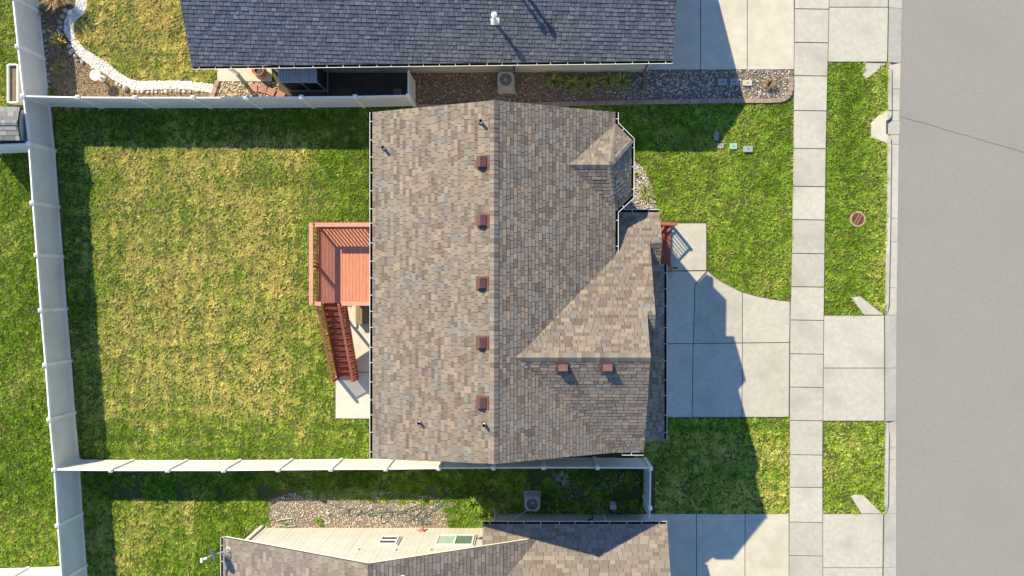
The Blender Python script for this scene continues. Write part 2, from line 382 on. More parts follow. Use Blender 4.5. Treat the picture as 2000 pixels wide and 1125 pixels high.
# sidewalk
sj = [-190, -120, -50, 17.5, 83, 148, 216, 290, 364, 429, 495, 560, 625, 691, 756, 821, 888, 951.5, 1019.5, 1085, 1150, 1215, 1280]
sw = paving('sidewalk', [(ip(WALKL, y), y) for y in sj] + [(ip(WALKR, y), y) for y in sj[::-1]], 'pale concrete sidewalk running along the street', 'sidewalk')
for a, b in zip(sj[:-1], sj[1:]):
    k = random.uniform(-0.7, 0.7)
    slab(sw, [(ip(WALKL, a), a), (ip(WALKR, a), a + 1.0), (ip(WALKR, b), b + 1.0), (ip(WALKL, b), b)])

# driveways
dw = paving('driveway', [(1240, 530), (1290, 530), (1384, 530), (1420, 555), (1480, 579), (1543, 589), (1541, 815), (1240, 816)], 'concrete driveway with a curved flare in front of the brown roofed house', 'driveway')
for q in ([(1240, 530), (1381, 529), (1357, 556), (1354, 671), (1240, 671)],
          [(1383, 530), (1395, 541), (1407, 549), (1420, 556), (1435, 564), (1450, 571), (1450, 670), (1354, 671), (1357, 556)],
          [(1450, 571), (1465, 575.5), (1480, 579), (1510, 585), (1543, 589), (1542, 669), (1450, 670)],
          [(1240, 671), (1353.5, 671), (1351.5, 815), (1240, 816)], [(1353.5, 671), (1450, 670), (1449, 815), (1351.5, 815)], [(1450, 670), (1542, 669), (1541, 815), (1449, 815)]):
    slab(dw, q)
ld = paving('front_landing', [(1285, 436), (1380, 436), (1380, 528), (1285, 529)], 'square concrete landing at the foot of the front steps', 'landing')
slab(ld, [(1285, 436), (1380, 436), (1380, 528.5), (1285, 529.5)])
dn = paving('driveway', [(1230, -160), (1554, -160), (1549, 136), (1230, 138)], 'cream concrete driveway beside the dark blue roofed house', 'driveway')
for a, b in ((-160, -60), (-60, 137)):
    for l, r in ((1230, 1368), (1368, 1459.5), (1459.5, 1551)):
        slab(dn, [(l, a), (r, a), (r, b - 0.5), (l, b)], mat='concrete_warm')
ds = paving('driveway', [(1262, 1003), (1541, 1003), (1540, 1250), (1262, 1250)], 'concrete driveway in front of the lower neighbour house', 'driveway')
for a, b in ((1003, 1145), (1145, 1250)):
    for l, r in ((1262, 1360), (1360, 1455), (1455, 1541)):
        slab(ds, [(l, a), (r, a), (r, b), (l, b)], mat='concrete_warm')

# aprons between sidewalk and street
def apron(ya, yb, cuts, label, flares):
    ap = paving('driveway_apron', [(ip(WALKR, ya), ya), (ip(CURBL, ya) - 3, ya), (ip(CURBL, yb) - 3, yb), (ip(WALKR, yb), yb)], label, 'apron')
    ed = [ya] + cuts + [yb]
    for a, b in zip(ed[:-1], ed[1:]):
        slab(ap, [(ip(WALKR, a), a), (ip(CURBL, a) - 1, a), (ip(CURBL, b) - 1, b), (ip(WALKR, b), b)], z=0.02)
    for f in flares:
        slab(ap, f, z=0.022, name='flare', gap=0.006)
apron(-120, 121.5, [-95, 14.5], 'concrete apron at the street end of the upper driveway', [[(1691, 123), (1684, 147), (1690, 154), (1698, 151), (1731, 124)]])
apron(616, 822.5, [719], 'concrete apron at the street end of the middle driveway', [[(1661, 580), (1681, 579), (1726, 615), (1687, 615)]])
apron(1003.5, 1260, [1109], 'concrete apron at the street end of the lower driveway', [[(1661, 969), (1668, 966), (1686, 967), (1723, 1003), (1682, 1003)]])

# kerb and gutter pan
kerb = thing('kerb', P(1740, 400), 'low concrete kerb and gutter along the street', 'kerb', kind='structure')
gj = [-300, -200, -100, 15, 121.5, 172, 215, 235, 262, 281, 426, 472, 562, 615.5, 719, 823, 876, 898, 1004, 1109, 1215, 1300]
for a, b in zip(gj[:-1], gj[1:]):
    off = 7.5
    apr = any(lo - 1 <= a and b <= hi + 1 for lo, hi in ((-300, 121.5), (615.5, 823), (1004, 1300)))
    if apr: off = 0.5
    if (a, b) == (235, 262): off = -5
    q = [(ip(CURBL, a) + off, a), (ip(ROADX, a), a), (ip(ROADX, b), b), (ip(CURBL, b) + off, b)]
    if apr:
        p = XY(q); m = MB(); p = inset_poly(p[::-1], 0.008)[::-1]
        m.add([(p[0][0], p[0][1], 0.012), (p[1][0], p[1][1], -0.112), (p[2][0], p[2][1], -0.112), (p[3][0], p[3][1], 0.012)] + [(x, y, -0.155) for x, y in p], [(3, 2, 1, 0), (0, 1, 5, 4), (1, 2, 6, 5), (2, 3, 7, 6), (3, 0, 4, 7)])
        m.build('gutter_pan', M['concrete'], kerb)
    else:
        MB().prism(XY(q), -0.155, -0.11, inset=0.008).build('gutter_pan', M['concrete'], kerb)
def curb_run(ys, t0, t1):
    for a, b in zip(ys[:-1], ys[1:]):
        za = 0.015 - (0.11 if (a == ys[0] and t0) else 0); zb = 0.015 - (0.11 if (b == ys[-1] and t1) else 0)
        la, lb = ip(CURBL, a), ip(CURBL, b)
        vs = [P(la, a), P(la + 8, a), P(lb + 8, b), P(lb, b)]
        vt = [(v[0], v[1], zz) for v, zz in zip(vs, (za, za, zb, zb))]; v0 = [(v[0], v[1], -0.16) for v in vs]
        # rounded nose: top narrower
        top = [vt[0], tuple(np.array(vt[1]) - (0.012, 0, 0)), tuple(np.array(vt[2]) - (0.012, 0, 0)), vt[3]]
        m = MB().add(v0 + top, [(4, 7, 6, 5), (0, 4, 5, 1), (1, 5, 6, 2), (2, 6, 7, 3), (3, 7, 4, 0)])
        m.build('curb_segment', M['concrete'], kerb)
curb_run([121.5, 132, 172, 215], True, False); curb_run([281, 340, 426, 494, 562, 592, 615], False, True); curb_run([823, 850, 897, 950, 985, 1003], True, True)

# storm inlet hood in the kerb
inl = thing('storm_inlet', P(1725, 250), 'rounded concrete storm drain inlet hood bulging into the grass strip', 'storm drain')
m = MB()
hood = XY([(1734, 216.5), (1726, 218), (1717, 225), (1708, 233), (1701, 241), (1701, 269), (1718, 275), (1734, 281), (1734, 263), (1730.5, 262), (1730.5, 236), (1734, 235)])
m.prism(hood, -0.15, 0.03, bev=0.012)
m.build('hood', M['concrete_warm'], inl)
MB().prism(XY([(1730.5, 236), (1760, 236), (1760, 262), (1730.5, 262)]), -0.15, -0.10, inset=0.01).build('throat_slab', M['concrete'], inl)
MB().prism(XY([(1734.5, 217), (1742, 217), (1741, 228), (1735, 235)]), -0.13, 0.02, bev=0.01).build('curb_transition', M['concrete'], inl)
MB().prism(XY([(1734.5, 263), (1740.5, 268), (1740, 281), (1734.5, 281)]), -0.13, 0.02, bev=0.01).build('curb_transition', M['concrete'], inl)

# drain grate in the parkway
gx, gy, _ = P(1675, 428)
dg = thing('drain_grate', (gx, gy, 0), 'round rusty red drain grate set in the grass strip', 'drain grate')
m = MB(); m.lathe((gx, gy, 0.0), [(0.34, -0.05), (0.34, 0.035), (0.27, 0.04), (0.265, -0.03)], 32); m.build('collar', M['rust_pale'], dg)
MB().cyl((gx, gy, -0.04), 0.27, 0.03, 28).build('pit', M['metal_dark'], dg)
A30 = math.radians(62)
for i in range(-4, 5):
    o_ = i * 0.056; hl = math.sqrt(0.265 ** 2 - o_ ** 2)
    MB().box((gx, gy + o_, 0.02), (2 * hl, 0.03, 0.03)).build('bar', M['rust'], dg)
for s in (-0.06, 0.07):
    c = Vector((gx + s, gy, 0.032)); hl = math.sqrt(0.26 ** 2 - (s * math.sin(A30)) ** 2)
    MB().box(c, (2 * hl, 0.018, 0.03), rz=A30).build('cross_bar', M['rust_pale'], dg)

# ------------------------------------------------------------------ shingled roofs
PAL_TAN = [(0.275, 0.215, 0.165), (0.24, 0.195, 0.155), (0.175, 0.14, 0.12), (0.21, 0.185, 0.165), (0.235, 0.22, 0.20), (0.145, 0.113, 0.098), (0.29, 0.235, 0.185), (0.195, 0.162, 0.14), (0.205, 0.19, 0.175)]
PAL_BROWN = [(0.215, 0.18, 0.155), (0.185, 0.155, 0.135), (0.165, 0.138, 0.122), (0.23, 0.195, 0.17), (0.15, 0.125, 0.112), (0.20, 0.17, 0.15)]
PAL_BLUE = [(0.098, 0.106, 0.125), (0.078, 0.085, 0.102), (0.118, 0.125, 0.142), (0.088, 0.096, 0.115), (0.138, 0.142, 0.155), (0.068, 0.074, 0.09)]
PAL_GREY = [(0.22, 0.22, 0.215), (0.26, 0.26, 0.255), (0.18, 0.18, 0.18)]
def squeeze(pal, k, g=1.0):
    a = np.array(pal); m = a.mean(0); return [tuple(x) for x in (m + (a - m) * k) * g]
PAL_TAN = squeeze(PAL_TAN, 0.78, 0.90); PAL_BLUE = [(r * 0.93, g * 0.97, b * 1.05) for r, g, b in squeeze(PAL_BLUE, 0.62, 1.12)]; PAL_BROWN = squeeze(PAL_BROWN, 0.85, 1.08)
PAL_TAN = [(r * 0.985, g * 0.97, b * 0.96) for r, g, b in PAL_TAN]
def clip_half(poly, a, b, c):                # keep a*u+b*v+c >= 0
    out = []; n = len(poly)
    for i in range(n):
        p, q = poly[i], poly[(i + 1) % n]; dp, dq = a * p[0] + b * p[1] + c, a * q[0] + b * q[1] + c
        if dp >= 0: out.append(p)
        if (dp >= 0) != (dq >= 0):
            t = dp / (dp - dq); out.append((p[0] + (q[0] - p[0]) * t, p[1] + (q[1] - p[1]) * t))
    return out
def clip_rect(poly, u0, u1, v0, v1):
    for h in ((1, 0, -u0), (-1, 0, u1), (0, 1, -v0), (0, -1, v1)):
        if len(poly) < 3: return []
        poly = clip_half(poly, *h)
    res = []
    for p in poly:
        if not res or (abs(p[0] - res[-1][0]) + abs(p[1] - res[-1][1])) > 1e-5: res.append(p)
    if len(res) > 2 and abs(res[0][0] - res[-1][0]) + abs(res[0][1] - res[-1][1]) < 1e-5: res.pop()
    return res if len(res) > 2 else []
def parea(p): return abs(sum(p[i][0] * p[(i + 1) % len(p)][1] - p[(i + 1) % len(p)][0] * p[i][1] for i in range(len(p)))) / 2
class Roof:
    def __init__(s, house, pal, expo=0.134, thick=0.019, wr=(0.13, 0.34)):
        s.house = house; s.pal = pal; s.pieces = []; s.deck = MB(); s.expo = expo; s.thick = thick; s.wr = wr; s.caps = []
    def plane(s, pts, pl, deck=True, shingles=True, seed=0):
        # pts: world points on the plane z = a + bX + cY
        a, b, c = pl; R = random.Random(seed)
        nrm = Vector((-b, -c, 1)).normalized(); g = Vector((b, c, 0)); gl = g.length
        up = (Vector((b / gl, c / gl, gl))).normalized(); U = up.cross(nrm).normalized()
        O = Vector((0, 0, a))
        P2 = [((Vector(p) - O).dot(U), (Vector(p) - O).dot(up)) for p in pts]
        ar = sum(P2[i][0] * P2[(i + 1) % len(P2)][1] - P2[(i + 1) % len(P2)][0] * P2[i][1] for i in range(len(P2)))
        if ar < 0: P2 = P2[::-1]; pts = pts[::-1]
        if deck:
            n = len(pts); tp = [Vector(p) - nrm * 0.004 for p in pts]; bt = [Vector(p) - nrm * 0.10 for p in pts]
            b0 = len(s.deck.v); s.deck.add(tp + bt, [list(range(n)), list(range(2 * n - 1, n - 1, -1))] + [[i, n + i, n + (i + 1) % n, (i + 1) % n] for i in range(n)])
        if not shingles: return
        v0 = min(p[1] for p in P2); v1 = max(p[1] for p in P2); k = 0; v = v0
        while v < v1:
            strip = clip_rect(P2, -1e3, 1e3, v, v + s.expo)
            if strip:
                ua, ub = min(p[0] for p in strip), max(p[0] for p in strip)
                u = ua - R.uniform(0, 0.3)
                while u < ub:
                    w = R.uniform(*s.wr); q = clip_rect(P2, u + 0.008, u + w - 0.008, v, v + s.expo)
                    if q and parea(q) > 4e-4:
                        lam = R.random() < 0.5
                        t = s.thick * (1.0 if lam else 0.62) * R.uniform(0.85, 1.1)
                        c_ = np.array(s.pal[R.randrange(len(s.pal))]) * R.uniform(0.88, 1.12)
                        top = [O + U * x + up * y + nrm * (0.002 + t * max(0.12, 1 - (y - v) / s.expo)) for x, y in q]
                        bot = [O + U * x + up * y - nrm * 0.003 for x, y in q]
                        s.pieces.append((top, bot, c_, parea(q)))
                    u += w
            v += s.expo; k += 1
    def cap(s, a, b, w=0.30, drop=0.10, step=0.15, lift=0.03, seed=1):
        R = random.Random(seed); a, b = Vector(a), Vector(b); d = b - a; L = d.length; d.normalize()
        sd = d.cross(Vector((0, 0, 1))).normalized(); n = max(1, int(L / step)); st = L / n
        for i in range(n):
            p0 = a + d * (st * i); p1 = a + d * (st * (i + 1) + 0.01); t = R.uniform(0.006, 0.016)
            z = Vector((0, 0, 1)); q = []
            for p, e in ((p0, t + 0.014), (p1, t)):
                q += [p - sd * (w / 2) + z * (lift - drop + e), p + z * (lift + e), p + sd * (w / 2) + z * (lift - drop + e)]
            c_ = np.array(s.pal[R.randrange(len(s.pal))]) * R.uniform(0.88, 1.05)
            lo = [v - Vector((0, 0, 0.05)) for v in q]
            s.caps.append((q, lo, c_))
    def finish(s, ndetail=300):
        roof = s.deck.build('roof', M['shingle_under'], s.house)
        o_ = org(roof)
        order = sorted(range(len(s.pieces)), key=lambda i: -s.pieces[i][3])
        sel = set(order[:ndetail])
        V, F, C, FN = [], [], [], []
        for i, (top, bot, c_, ar) in enumerate(s.pieces):
            n = len(top); fs = [list(range(n))] + [[j, n + j, n + (j + 1) % n, (j + 1) % n] for j in range(n)]
            vs = [tuple(v - o_) for v in top + bot]
            if i in sel:
                me = bpy.data.meshes.new('shingle'); me.from_pydata(vs, [], fs)
                ca = me.color_attributes.new('Col', 'FLOAT_COLOR', 'POINT')
                ca.data.foreach_set('color', np.tile([*c_, 1.0], 2 * n).astype(np.float32)); me.materials.append(M['shingle'])
                ob = bpy.data.objects.new('shingle', me); col.objects.link(ob); ob.parent = roof
            else:
                b = len(V); V += vs; F += [[j + b for j in f] for f in fs]; C += [(*c_, 1.0)] * (2 * n)
        for nm, VV, FF, CC in (('shingle_field', V, F, C),):
            me = bpy.data.meshes.new(nm); me.from_pydata(VV, [], FF)
            ca = me.color_attributes.new('Col', 'FLOAT_COLOR', 'POINT'); ca.data.foreach_set('color', np.array(CC, np.float32).ravel()); me.materials.append(M['shingle'])
            ob = bpy.data.objects.new(nm, me); col.objects.link(ob); ob.parent = roof; ob['kind'] = 'stuff'
        if s.caps:
            V, F, C = [], [], []
            for q, lo, c_ in s.caps:
                b = len(V); V += [tuple(v - o_) for v in q + lo]
                fs = [(0, 3, 4, 1), (1, 4, 5, 2), (0, 1, 7, 6), (1, 2, 8, 7), (2, 5, 11, 8), (5, 4, 10, 11), (4, 3, 9, 10), (3, 0, 6, 9)]
                F += [[j + b for j in f] for f in fs]; C += [(*c_, 1.0)] * 12
            me = bpy.data.meshes.new('ridge_caps'); me.from_pydata(V, [], F)
            ca = me.color_attributes.new('Col', 'FLOAT_COLOR', 'POINT'); ca.data.foreach_set('color', np.array(C, np.float32).ravel()); me.materials.append(M['shingle'])
            ob = bpy.data.objects.new('ridge_caps', me); col.objects.link(ob); ob.parent = roof; ob['kind'] = 'stuff'
        return roof
def gutter(parent, pts, w=0.10, h=0.11, hang=0.62, mats=None, side=1):
    """open trough hung along the polyline pts (eave edge); side=+1 puts it on the right of the direction of travel"""
    m = MB(); pts = [Vector(p) for p in pts]; n = len(pts)
    off = []
    for i in range(n):
        ds = []
        if i > 0: ds.append((pts[i] - pts[i - 1]).normalized())
        if i < n - 1: ds.append((pts[i + 1] - pts[i]).normalized())
        ns = [Vector((d.y, -d.x, 0)).normalized() * side for d in ds]
        k = ns[0] if len(ns) == 1 else (ns[0] + ns[1]) / max(0.4, 1 + ns[0].dot(ns[1]))
        off.append(k)
    Z = Vector((0, 0, 1))
    prof = [(0.005, -0.02), (0.005, -h), (w * 0.75, -h), (w, -0.02), (w + 0.016, -0.02), (w + 0.016, -0.035), (w * 0.78, -h - 0.012), (-0.006, -h - 0.012)]
    for i in range(n):
        for x, z in prof: m.v.append(tuple(pts[i] + off[i] * x + Z * z))
    K = len(prof)
    for i in range(n - 1):
        for j in range(K - 1):
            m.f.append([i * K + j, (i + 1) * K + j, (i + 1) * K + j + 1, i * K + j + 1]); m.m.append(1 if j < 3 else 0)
    for i in (0, n - 1):
        p, o_ = pts[i], off[i]
        m.add([p + Z * -0.02, p + o_ * (w + 0.02) + Z * -0.02, p + o_ * (w * 0.75) + Z * (-h), p + Z * (-h)], [(0, 1, 2, 3)], 0)
    for i in range(n - 1):
        d = pts[i + 1] - pts[i]; L = d.length; k = max(1, int(L / hang))
        for j in range(k):
            p = pts[i] + d * ((j + 0.5 + random.uniform(-0.12, 0.12)) / k); nn = Vector((d.y, -d.x, 0)).normalized() * side
            m.beam(p + Z * -0.025, p + nn * (w + 0.01) + Z * -0.022, 0.018, 0.012, 0)
    return m.build('gutter', mats or [M['trim_white'], M['gutter_dirt_shade']], parent)

# ================================================================== the brown-roofed house
home = thing('house', (0, 0, 0), 'brown shingled split level house in the middle with red vents and gabled front', 'house')
PM = 0.52
ZR = 8.26; XR = (965 - NX) / SC * (1 - ZR / CAMH)
plL = (ZR + PM * XR * -1, PM, 0)               # z = ZR + PM (X - XR)
plR = (ZR + PM * XR, -PM, 0)                   # z = ZR - PM (X - XR)
ZA = 7.87; YA = (NY - 698) / SC * (1 - ZA / CAMH)
plN = (ZA + PM * YA, 0, -PM)                   # north slope of the front gables
plS = (ZA - PM * YA, 0, PM)
rf = Roof(home, PAL_TAN)
rN, rS = P(965, 196, ZR), P(965, 906, ZR)
eNW, eSW = PP(728, 219, plL), PP(728, 896, plL)
rf.plane([eNW, rN, rS, eSW], plL, seed=1)
V1 = PP(1112, 322, plR); E1 = PP(1202, 242, plR); E4 = PP(1202, 412, plR)
eNE = PP(1202, 219, plR)
# meeting lines of main slope and front gable
def meet(y_or, pl): pass
XA = XR + (ZR - ZA) / PM
K2 = (XA, YA, ZA)
zk1 = PP(1202, 500, plR)[2]; K1 = (XR + (ZR - zk1) / PM, YA + (ZA - zk1) / PM, zk1)
zk3 = 6.02; K3 = (XR + (ZR - zk3) / PM, YA - (ZA - zk3) / PM, zk3)
rf.plane([rS, rN, eNE, E1, V1, E4, K1, K2, K3], plR, seed=2)
# front gable roofs
XAe, XBe, XCe = 3.85, 4.13, 4.57
def onN(X, Y): return (X, Y, plN[0] + plN[2] * Y)
def onS(X, Y): return (X, Y, plS[0] + plS[2] * Y)
YB = (NY - 615) / SC * (1 - 7.12 / CAMH); YC = (NY - 474) / SC * (1 - 5.81 / CAMH); YE = PP(1287, 415, plN)[1]
ZB, ZC, ZE = onN(0, YB)[2], onN(0, YC)[2], onN(0, YE)[2]
XK = K1[0]
rf.plane([K2, (XAe, YA, ZA), onN(XAe, YB), onN(XBe, YB), onN(XBe, YC), onN(XCe, YC), onN(XCe, YE), onN(2.55, YE), onN(2.55, K1[1] + 0.35), K1], plN, seed=3)
YSE = YA - (ZA - 6.02) / PM
rf.plane([K2, K3, onS(K3[0], YSE), onS(XAe + 0.04, YSE), (XAe, YA, ZA)], plS, seed=4)
plSB = (ZB - PM * YB, 0, PM); plSC = (ZC - PM * YC, 0, PM)
# pent roof over the garage doors
XSH = 4.77; ZSH = 5.04; plP = (ZSH + PM * XSH, -PM, 0)
YP0, YP1 = 0.80, -5.70
def onP(X, Y): return (X, Y, plP[0] + plP[1] * X)
rf.plane([onP(3.5, YP0), onP(XSH, YP0), onP(XSH, YP1), onP(3.5, YP1)], plP, seed=5)
yb_end = YB - (ZB - onP(3.6, 0)[2]) / PM
rf.plane([(3.5, YB, ZB), (XBe, YB, ZB), (XBe, yb_end, ZB + PM * (yb_end - YB)), (3.5, yb_end, ZB + PM * (yb_end - YB))], plSB, seed=6)
yc_end = YC - (ZC - onP(XCe, 0)[2] + 0.03) / PM
rf.plane([(3.9, YC, ZC), (XCe, YC, ZC), (XCe, yc_end, ZC + PM * (yc_end - YC)), (3.9, yc_end, ZC + PM * (yc_end - YC))], plSC, seed=7)
# bay roof
E2 = P(1233, 273, E1[2]); E3 = P(1232, 384, E4[2]); RB = P(1190, 322, V1[2])
def plane3(a, b, c):
    a, b, c = Vector(a), Vector(b), Vector(c); n = (b - a).cross(c - a)
    return (a.z + (n.x * a.x + n.y * a.y) / n.z, -n.x / n.z, -n.y / n.z)
for i, tri in enumerate(([V1, RB, E1], [E1, E2, RB], [E2, E3, RB], [E3, E4, RB], [V1, RB, E4])):
    rf.plane(tri, plane3(*tri), seed=20 + i)
rf.cap(rS, rN, seed=1); rf.cap(K2, (XAe, YA, ZA), seed=2); rf.cap(V1, RB, w=0.26, seed=3)
for i, e in enumerate((E2, E3, E4, E1)):
    rf.cap(e, RB, w=0.22, drop=0.05, lift=0.02, seed=4 + i)
rf.finish()
ZZ = Vector((0, 0, 1))
gutter(home, [Vector(eNW), Vector(eSW)], side=1)
gutter(home, [Vector(eNE), Vector(E1), Vector(E2), Vector(E3), Vector(E4), Vector(K1)], side=-1)
gutter(home, [onN(XCe, YE), onN(2.62, YE)], side=1)
gutter(home, [onP(XSH, YP0), onP(XSH, YP1)], side=-1)
gutter(home, [onS(K3[0] + 0.15, YSE), onS(XAe + 0.03, YSE)], side=1)
# rake boards under the gable edges
def rake(a, b, nrm, parent=home, mat='trim_white'):
    a, b, nn = Vector(a), Vector(b), Vector(nrm)
    MB().beam(a - nn * 0.02 - ZZ * 0.17, b - nn * 0.02 - ZZ * 0.17, 0.022, 0.13).build('rake_board', M[mat], parent)
rake(eNW, rN, (0, 1, 0)); rake(rN, eNE, (0, 1, 0)); rake(eSW, rS, (0, -1, 0)); rake(rS, K3, (0, -1, 0))
rake(onN(XAe, YB), (XAe, YA, ZA), (1, 0, 0)); rake((XAe, YA, ZA), onS(XAe + .04, YSE), (1, 0, 0))
rake(onN(XBe, YC), onN(XBe, YB), (1, 0, 0)); rake(onN(XCe, YE), onN(XCe, YC), (1, 0, 0))
rake((XBe, YB, ZB), (XBe, yb_end, ZB + PM * (yb_end - YB)), (1, 0, 0)); rake((XCe, YC, ZC), (XCe, yc_end, ZC + PM * (yc_end - YC)), (1, 0, 0))
# walls
XW0, XW1, YW0, YW1 = -5.5, 2.5, -5.55, 5.75
MB().prism([(XW0, YW0), (XW1, YW0), (XW1, YW1), (XW0, YW1)], -0.05, 5.72).build('wall', M['siding_tan'], home)
for y, s in ((YW1 - 0.15, 1), (YW0, -1)):
    m = MB(); t = [(XW0, 5.72), (XW1, 5.72), (XW1, 5.95), (XR, ZR - 0.15), (XW0, 5.8)]
    m.add([(x, y, z) for x, z in t] + [(x, y + 0.15, z) for x, z in t], [(0, 1, 2, 3, 4), (9, 8, 7, 6, 5), (1, 2, 7, 6), (2, 3, 8, 7), (3, 4, 9, 8), (4, 0, 5, 9)]); m.build('gable_wall', M['siding_tan'], home)
def yz_wall(x0, x1, prof, mat='siding_tan'):
    n = len(prof); m = MB(); m.add([(x0, y, z) for y, z in prof] + [(x1, y, z) for y, z in prof], [list(range(n))[::-1], [n + i for i in range(n)]] + [[i, (i + 1) % n, n + (i + 1) % n, n + i] for i in range(n)]); return m.build('wall', M[mat], home)
zz = lambda y: plN[0] + plN[2] * y - 0.14
yz_wall(2.5, 3.5, [(YW0, -0.05), (0.5, -0.05), (0.5, zz(0.5)), (YA, ZA - 0.14), (YW0, 5.9)])
yz_wall(3.5, 3.8, [(yb_end + 0.3, -0.05), (0.5, -0.05), (0.5, zz(0.5)), (YB, ZB - 0.14), (yb_end + 0.3, 5.2)])
yz_wall(3.8, 4.45, [(YP1 + 0.25, -0.05), (YP0 - 0.1, -0.05), (YP0 - 0.1, 4.98), (YP1 + 0.25, 4.98)])
gd = MB().box((4.47, -2.6, 1.15), (0.05, 4.9, 2.3)).build('garage_door', M['garage_door'], home)
for k in range(4):
    for j in range(4): MB().box((4.5, -4.4 + j * 1.2, 0.32 + k * 0.56), (0.02, 1.05, 0.44)).build('panel', M['garage_door'], gd)
bx = [(2.5, 5.15), (3.3, 4.45), (3.3, 3.2), (2.5, 2.55)]
MB().prism(bx, -0.05, 5.75).build('bay', M['siding_tan'], home)
w = MB().box((3.31, 3.82, 3.8), (0.06, 1.0, 1.3)).build('window', M['trim_white'], home); MB().box((3.335, 3.82, 3.8), (0.03, 0.85, 1.15)).build('pane', M['glass'], w)
for y in (-3.9, 2.9):
    w = MB().box((XW0 - 0.02, y, 3.9), (0.06, 1.5, 1.2)).build('window', M['trim_white'], home); MB().box((XW0 - 0.05, y, 3.9), (0.03, 1.36, 1.06)).build('pane', M['glass'], w)
w = MB().box((XW0 - 0.02, 0.6, 3.45), (0.06, 1.8, 2.05)).build('sliding_door', M['trim_white'], home); MB().box((XW0 - 0.05, 0.6, 3.45), (0.03, 1.65, 1.9)).build('pane', M['glass'], w)
w = MB().box((XW0 - 0.02, -1.6, 1.05), (0.06, 1.0, 2.1)).build('door', M['trim_white'], home); MB().box((XW0 - 0.05, -1.25, 1.0), (0.06, 0.05, 0.1)).build('handle', M['metal'], w)
# entry: porch floor, posts, door
MB().prism([(2.5, 0.6), (4.62, 0.6), (4.62, 2.55), (2.5, 2.55)], 0.0, 0.88).build('porch_floor', M['redwood'], home)
for y in (0.68, 2.45): MB().box((4.3, y, 3.0), (0.14, 0.14, 4.3)).build('porch_post', M['trim_white'], home)
w = MB().box((2.52, 1.6, 1.95), (0.06, 1.0, 2.1)).build('door', M['redwood'], home); MB().box((2.57, 1.95, 1.9), (0.06, 0.05, 0.1)).build('handle', M['metal'], w)
# static roof vents (square hoods)
def roof_frame(px, py, pl):
    p = Vector(PP(px, py, pl)); a, b, c = pl; n = Vector((-b, -c, 1)).normalized(); g_ = Vector((b, c, 0)); gl = g_.length
    up = Vector((b / gl, c / gl, gl)).normalized(); U = up.cross(n)
    return p, U, up, n
def vent(px, py, pl, s=0.34):
    p, U, up, n = roof_frame(px, py, pl); m = MB(); R = Matrix((U, up, n)).transposed()
    m.box(p + n * 0.03, (s + 0.12, s + 0.14, 0.02), mat=R)
    h = 0.19; vs = []
    for v, z in ((-s / 2, 0.03), (s / 2, 0.03), (s / 2, 0.07), (0.03, h + 0.06), (-s / 2, h - 0.02)):
        vs += [p + U * (-s / 2) + up * v + n * z, p + U * (s / 2) + up * v + n * z]
    m.add(vs, [(0, 1, 9, 8), (8, 9, 7, 6), (6, 7, 5, 4), (4, 5, 3, 2), (0, 8, 6, 4, 2), (1, 3, 5, 7, 9)])
    return m.build('roof_vent', M['vent_red'], home)
for x, y in ((944, 317), (944, 431), (943, 553), (943, 669), (943, 786)): vent(x, y, plL)
for x, y in ((1099, 718), (1186, 718)): vent(x, y, plS, 0.32)
def pipe(px, py, pl, h=0.42, r=0.055, parent=home, mat='pipe_white', cap=True):
    p = Vector(PP(px, py, pl)); m = MB()
    m.cyl(p - ZZ * 0.05, r * 2.0, 0.11, 14, 1, r2=r * 1.15); m.cyl(p, r, h, 14, 0, cap=False)
    m.lathe(p, [(r, h), (r * 0.8, h + 0.004), (r * 0.78, h - 0.12), (0.001, h - 0.12)], 14, 2)
    return m.build('vent_pipe', [M[mat], M['metal_dark'], M['metal_dark']], parent)
pipe(940, 240, plL, 0.36); pipe(751, 291, plL, 0.36); pipe(820, 824, plL, 0.3); pipe(946, 828, plL, 0.3)

# ================================================================== blue-roofed neighbour (top)
nb = thing('house', P(850, 60), 'neighbour house with dark slate blue shingle roof at the top of the picture', 'house')
rb = Roof(nb, PAL_BLUE, 0.155, 0.032, (0.12, 0.30))
PB = 0.46
e0, e1 = Vector(P(375, 129.5, 2.80)), Vector(P(1314, 118, 3.1))
d_ = (e1 - e0).normalized(); pn = Vector((-d_.y, d_.x, 0))
plB = plane3(e0, e1, e0 + pn + ZZ * PB)
run = 3.55
r0, r1 = e0 + pn * run + ZZ * (PB * run), e1 + pn * run + ZZ * (PB * run)
rb.plane([e0, e1, r1, r0], plB, seed=31)
f0, f1 = r0 + pn * run - ZZ * (PB * run), r1 + pn * run - ZZ * (PB * run)
rb.plane([r0, r1, f1, f0], plane3(r0, r1, f1), shingles=False)
rb.cap(r0, r1, seed=9); rb.finish()
gutter(nb, [e0, e1], side=1, w=0.10)
rake(e0, r0, -d_, nb); rake(e1, r1, d_, nb); rake(r0, f0, -d_, nb); rake(r1, f1, d_, nb)
wa, wb = e0 + pn * 0.5 + d_ * 2.55, e1 + pn * 0.42 - d_ * 0.55
wa.z = 0; wb.z = 0
wc, wd = wb + pn * 6.0, wa + pn * 6.0
MB().prism([wa.xy[:], wb.xy[:], wc.xy[:], wd.xy[:]], 0.22, 3.0).build('wall', M['siding_grey'], nb)
fa, fb = wa - pn * 0.03, wb - pn * 0.03
MB().prism([fa.xy[:], fb.xy[:], wc.xy[:], wd.xy[:]], -0.05, 0.22).build('foundation', M['foundation'], nb)
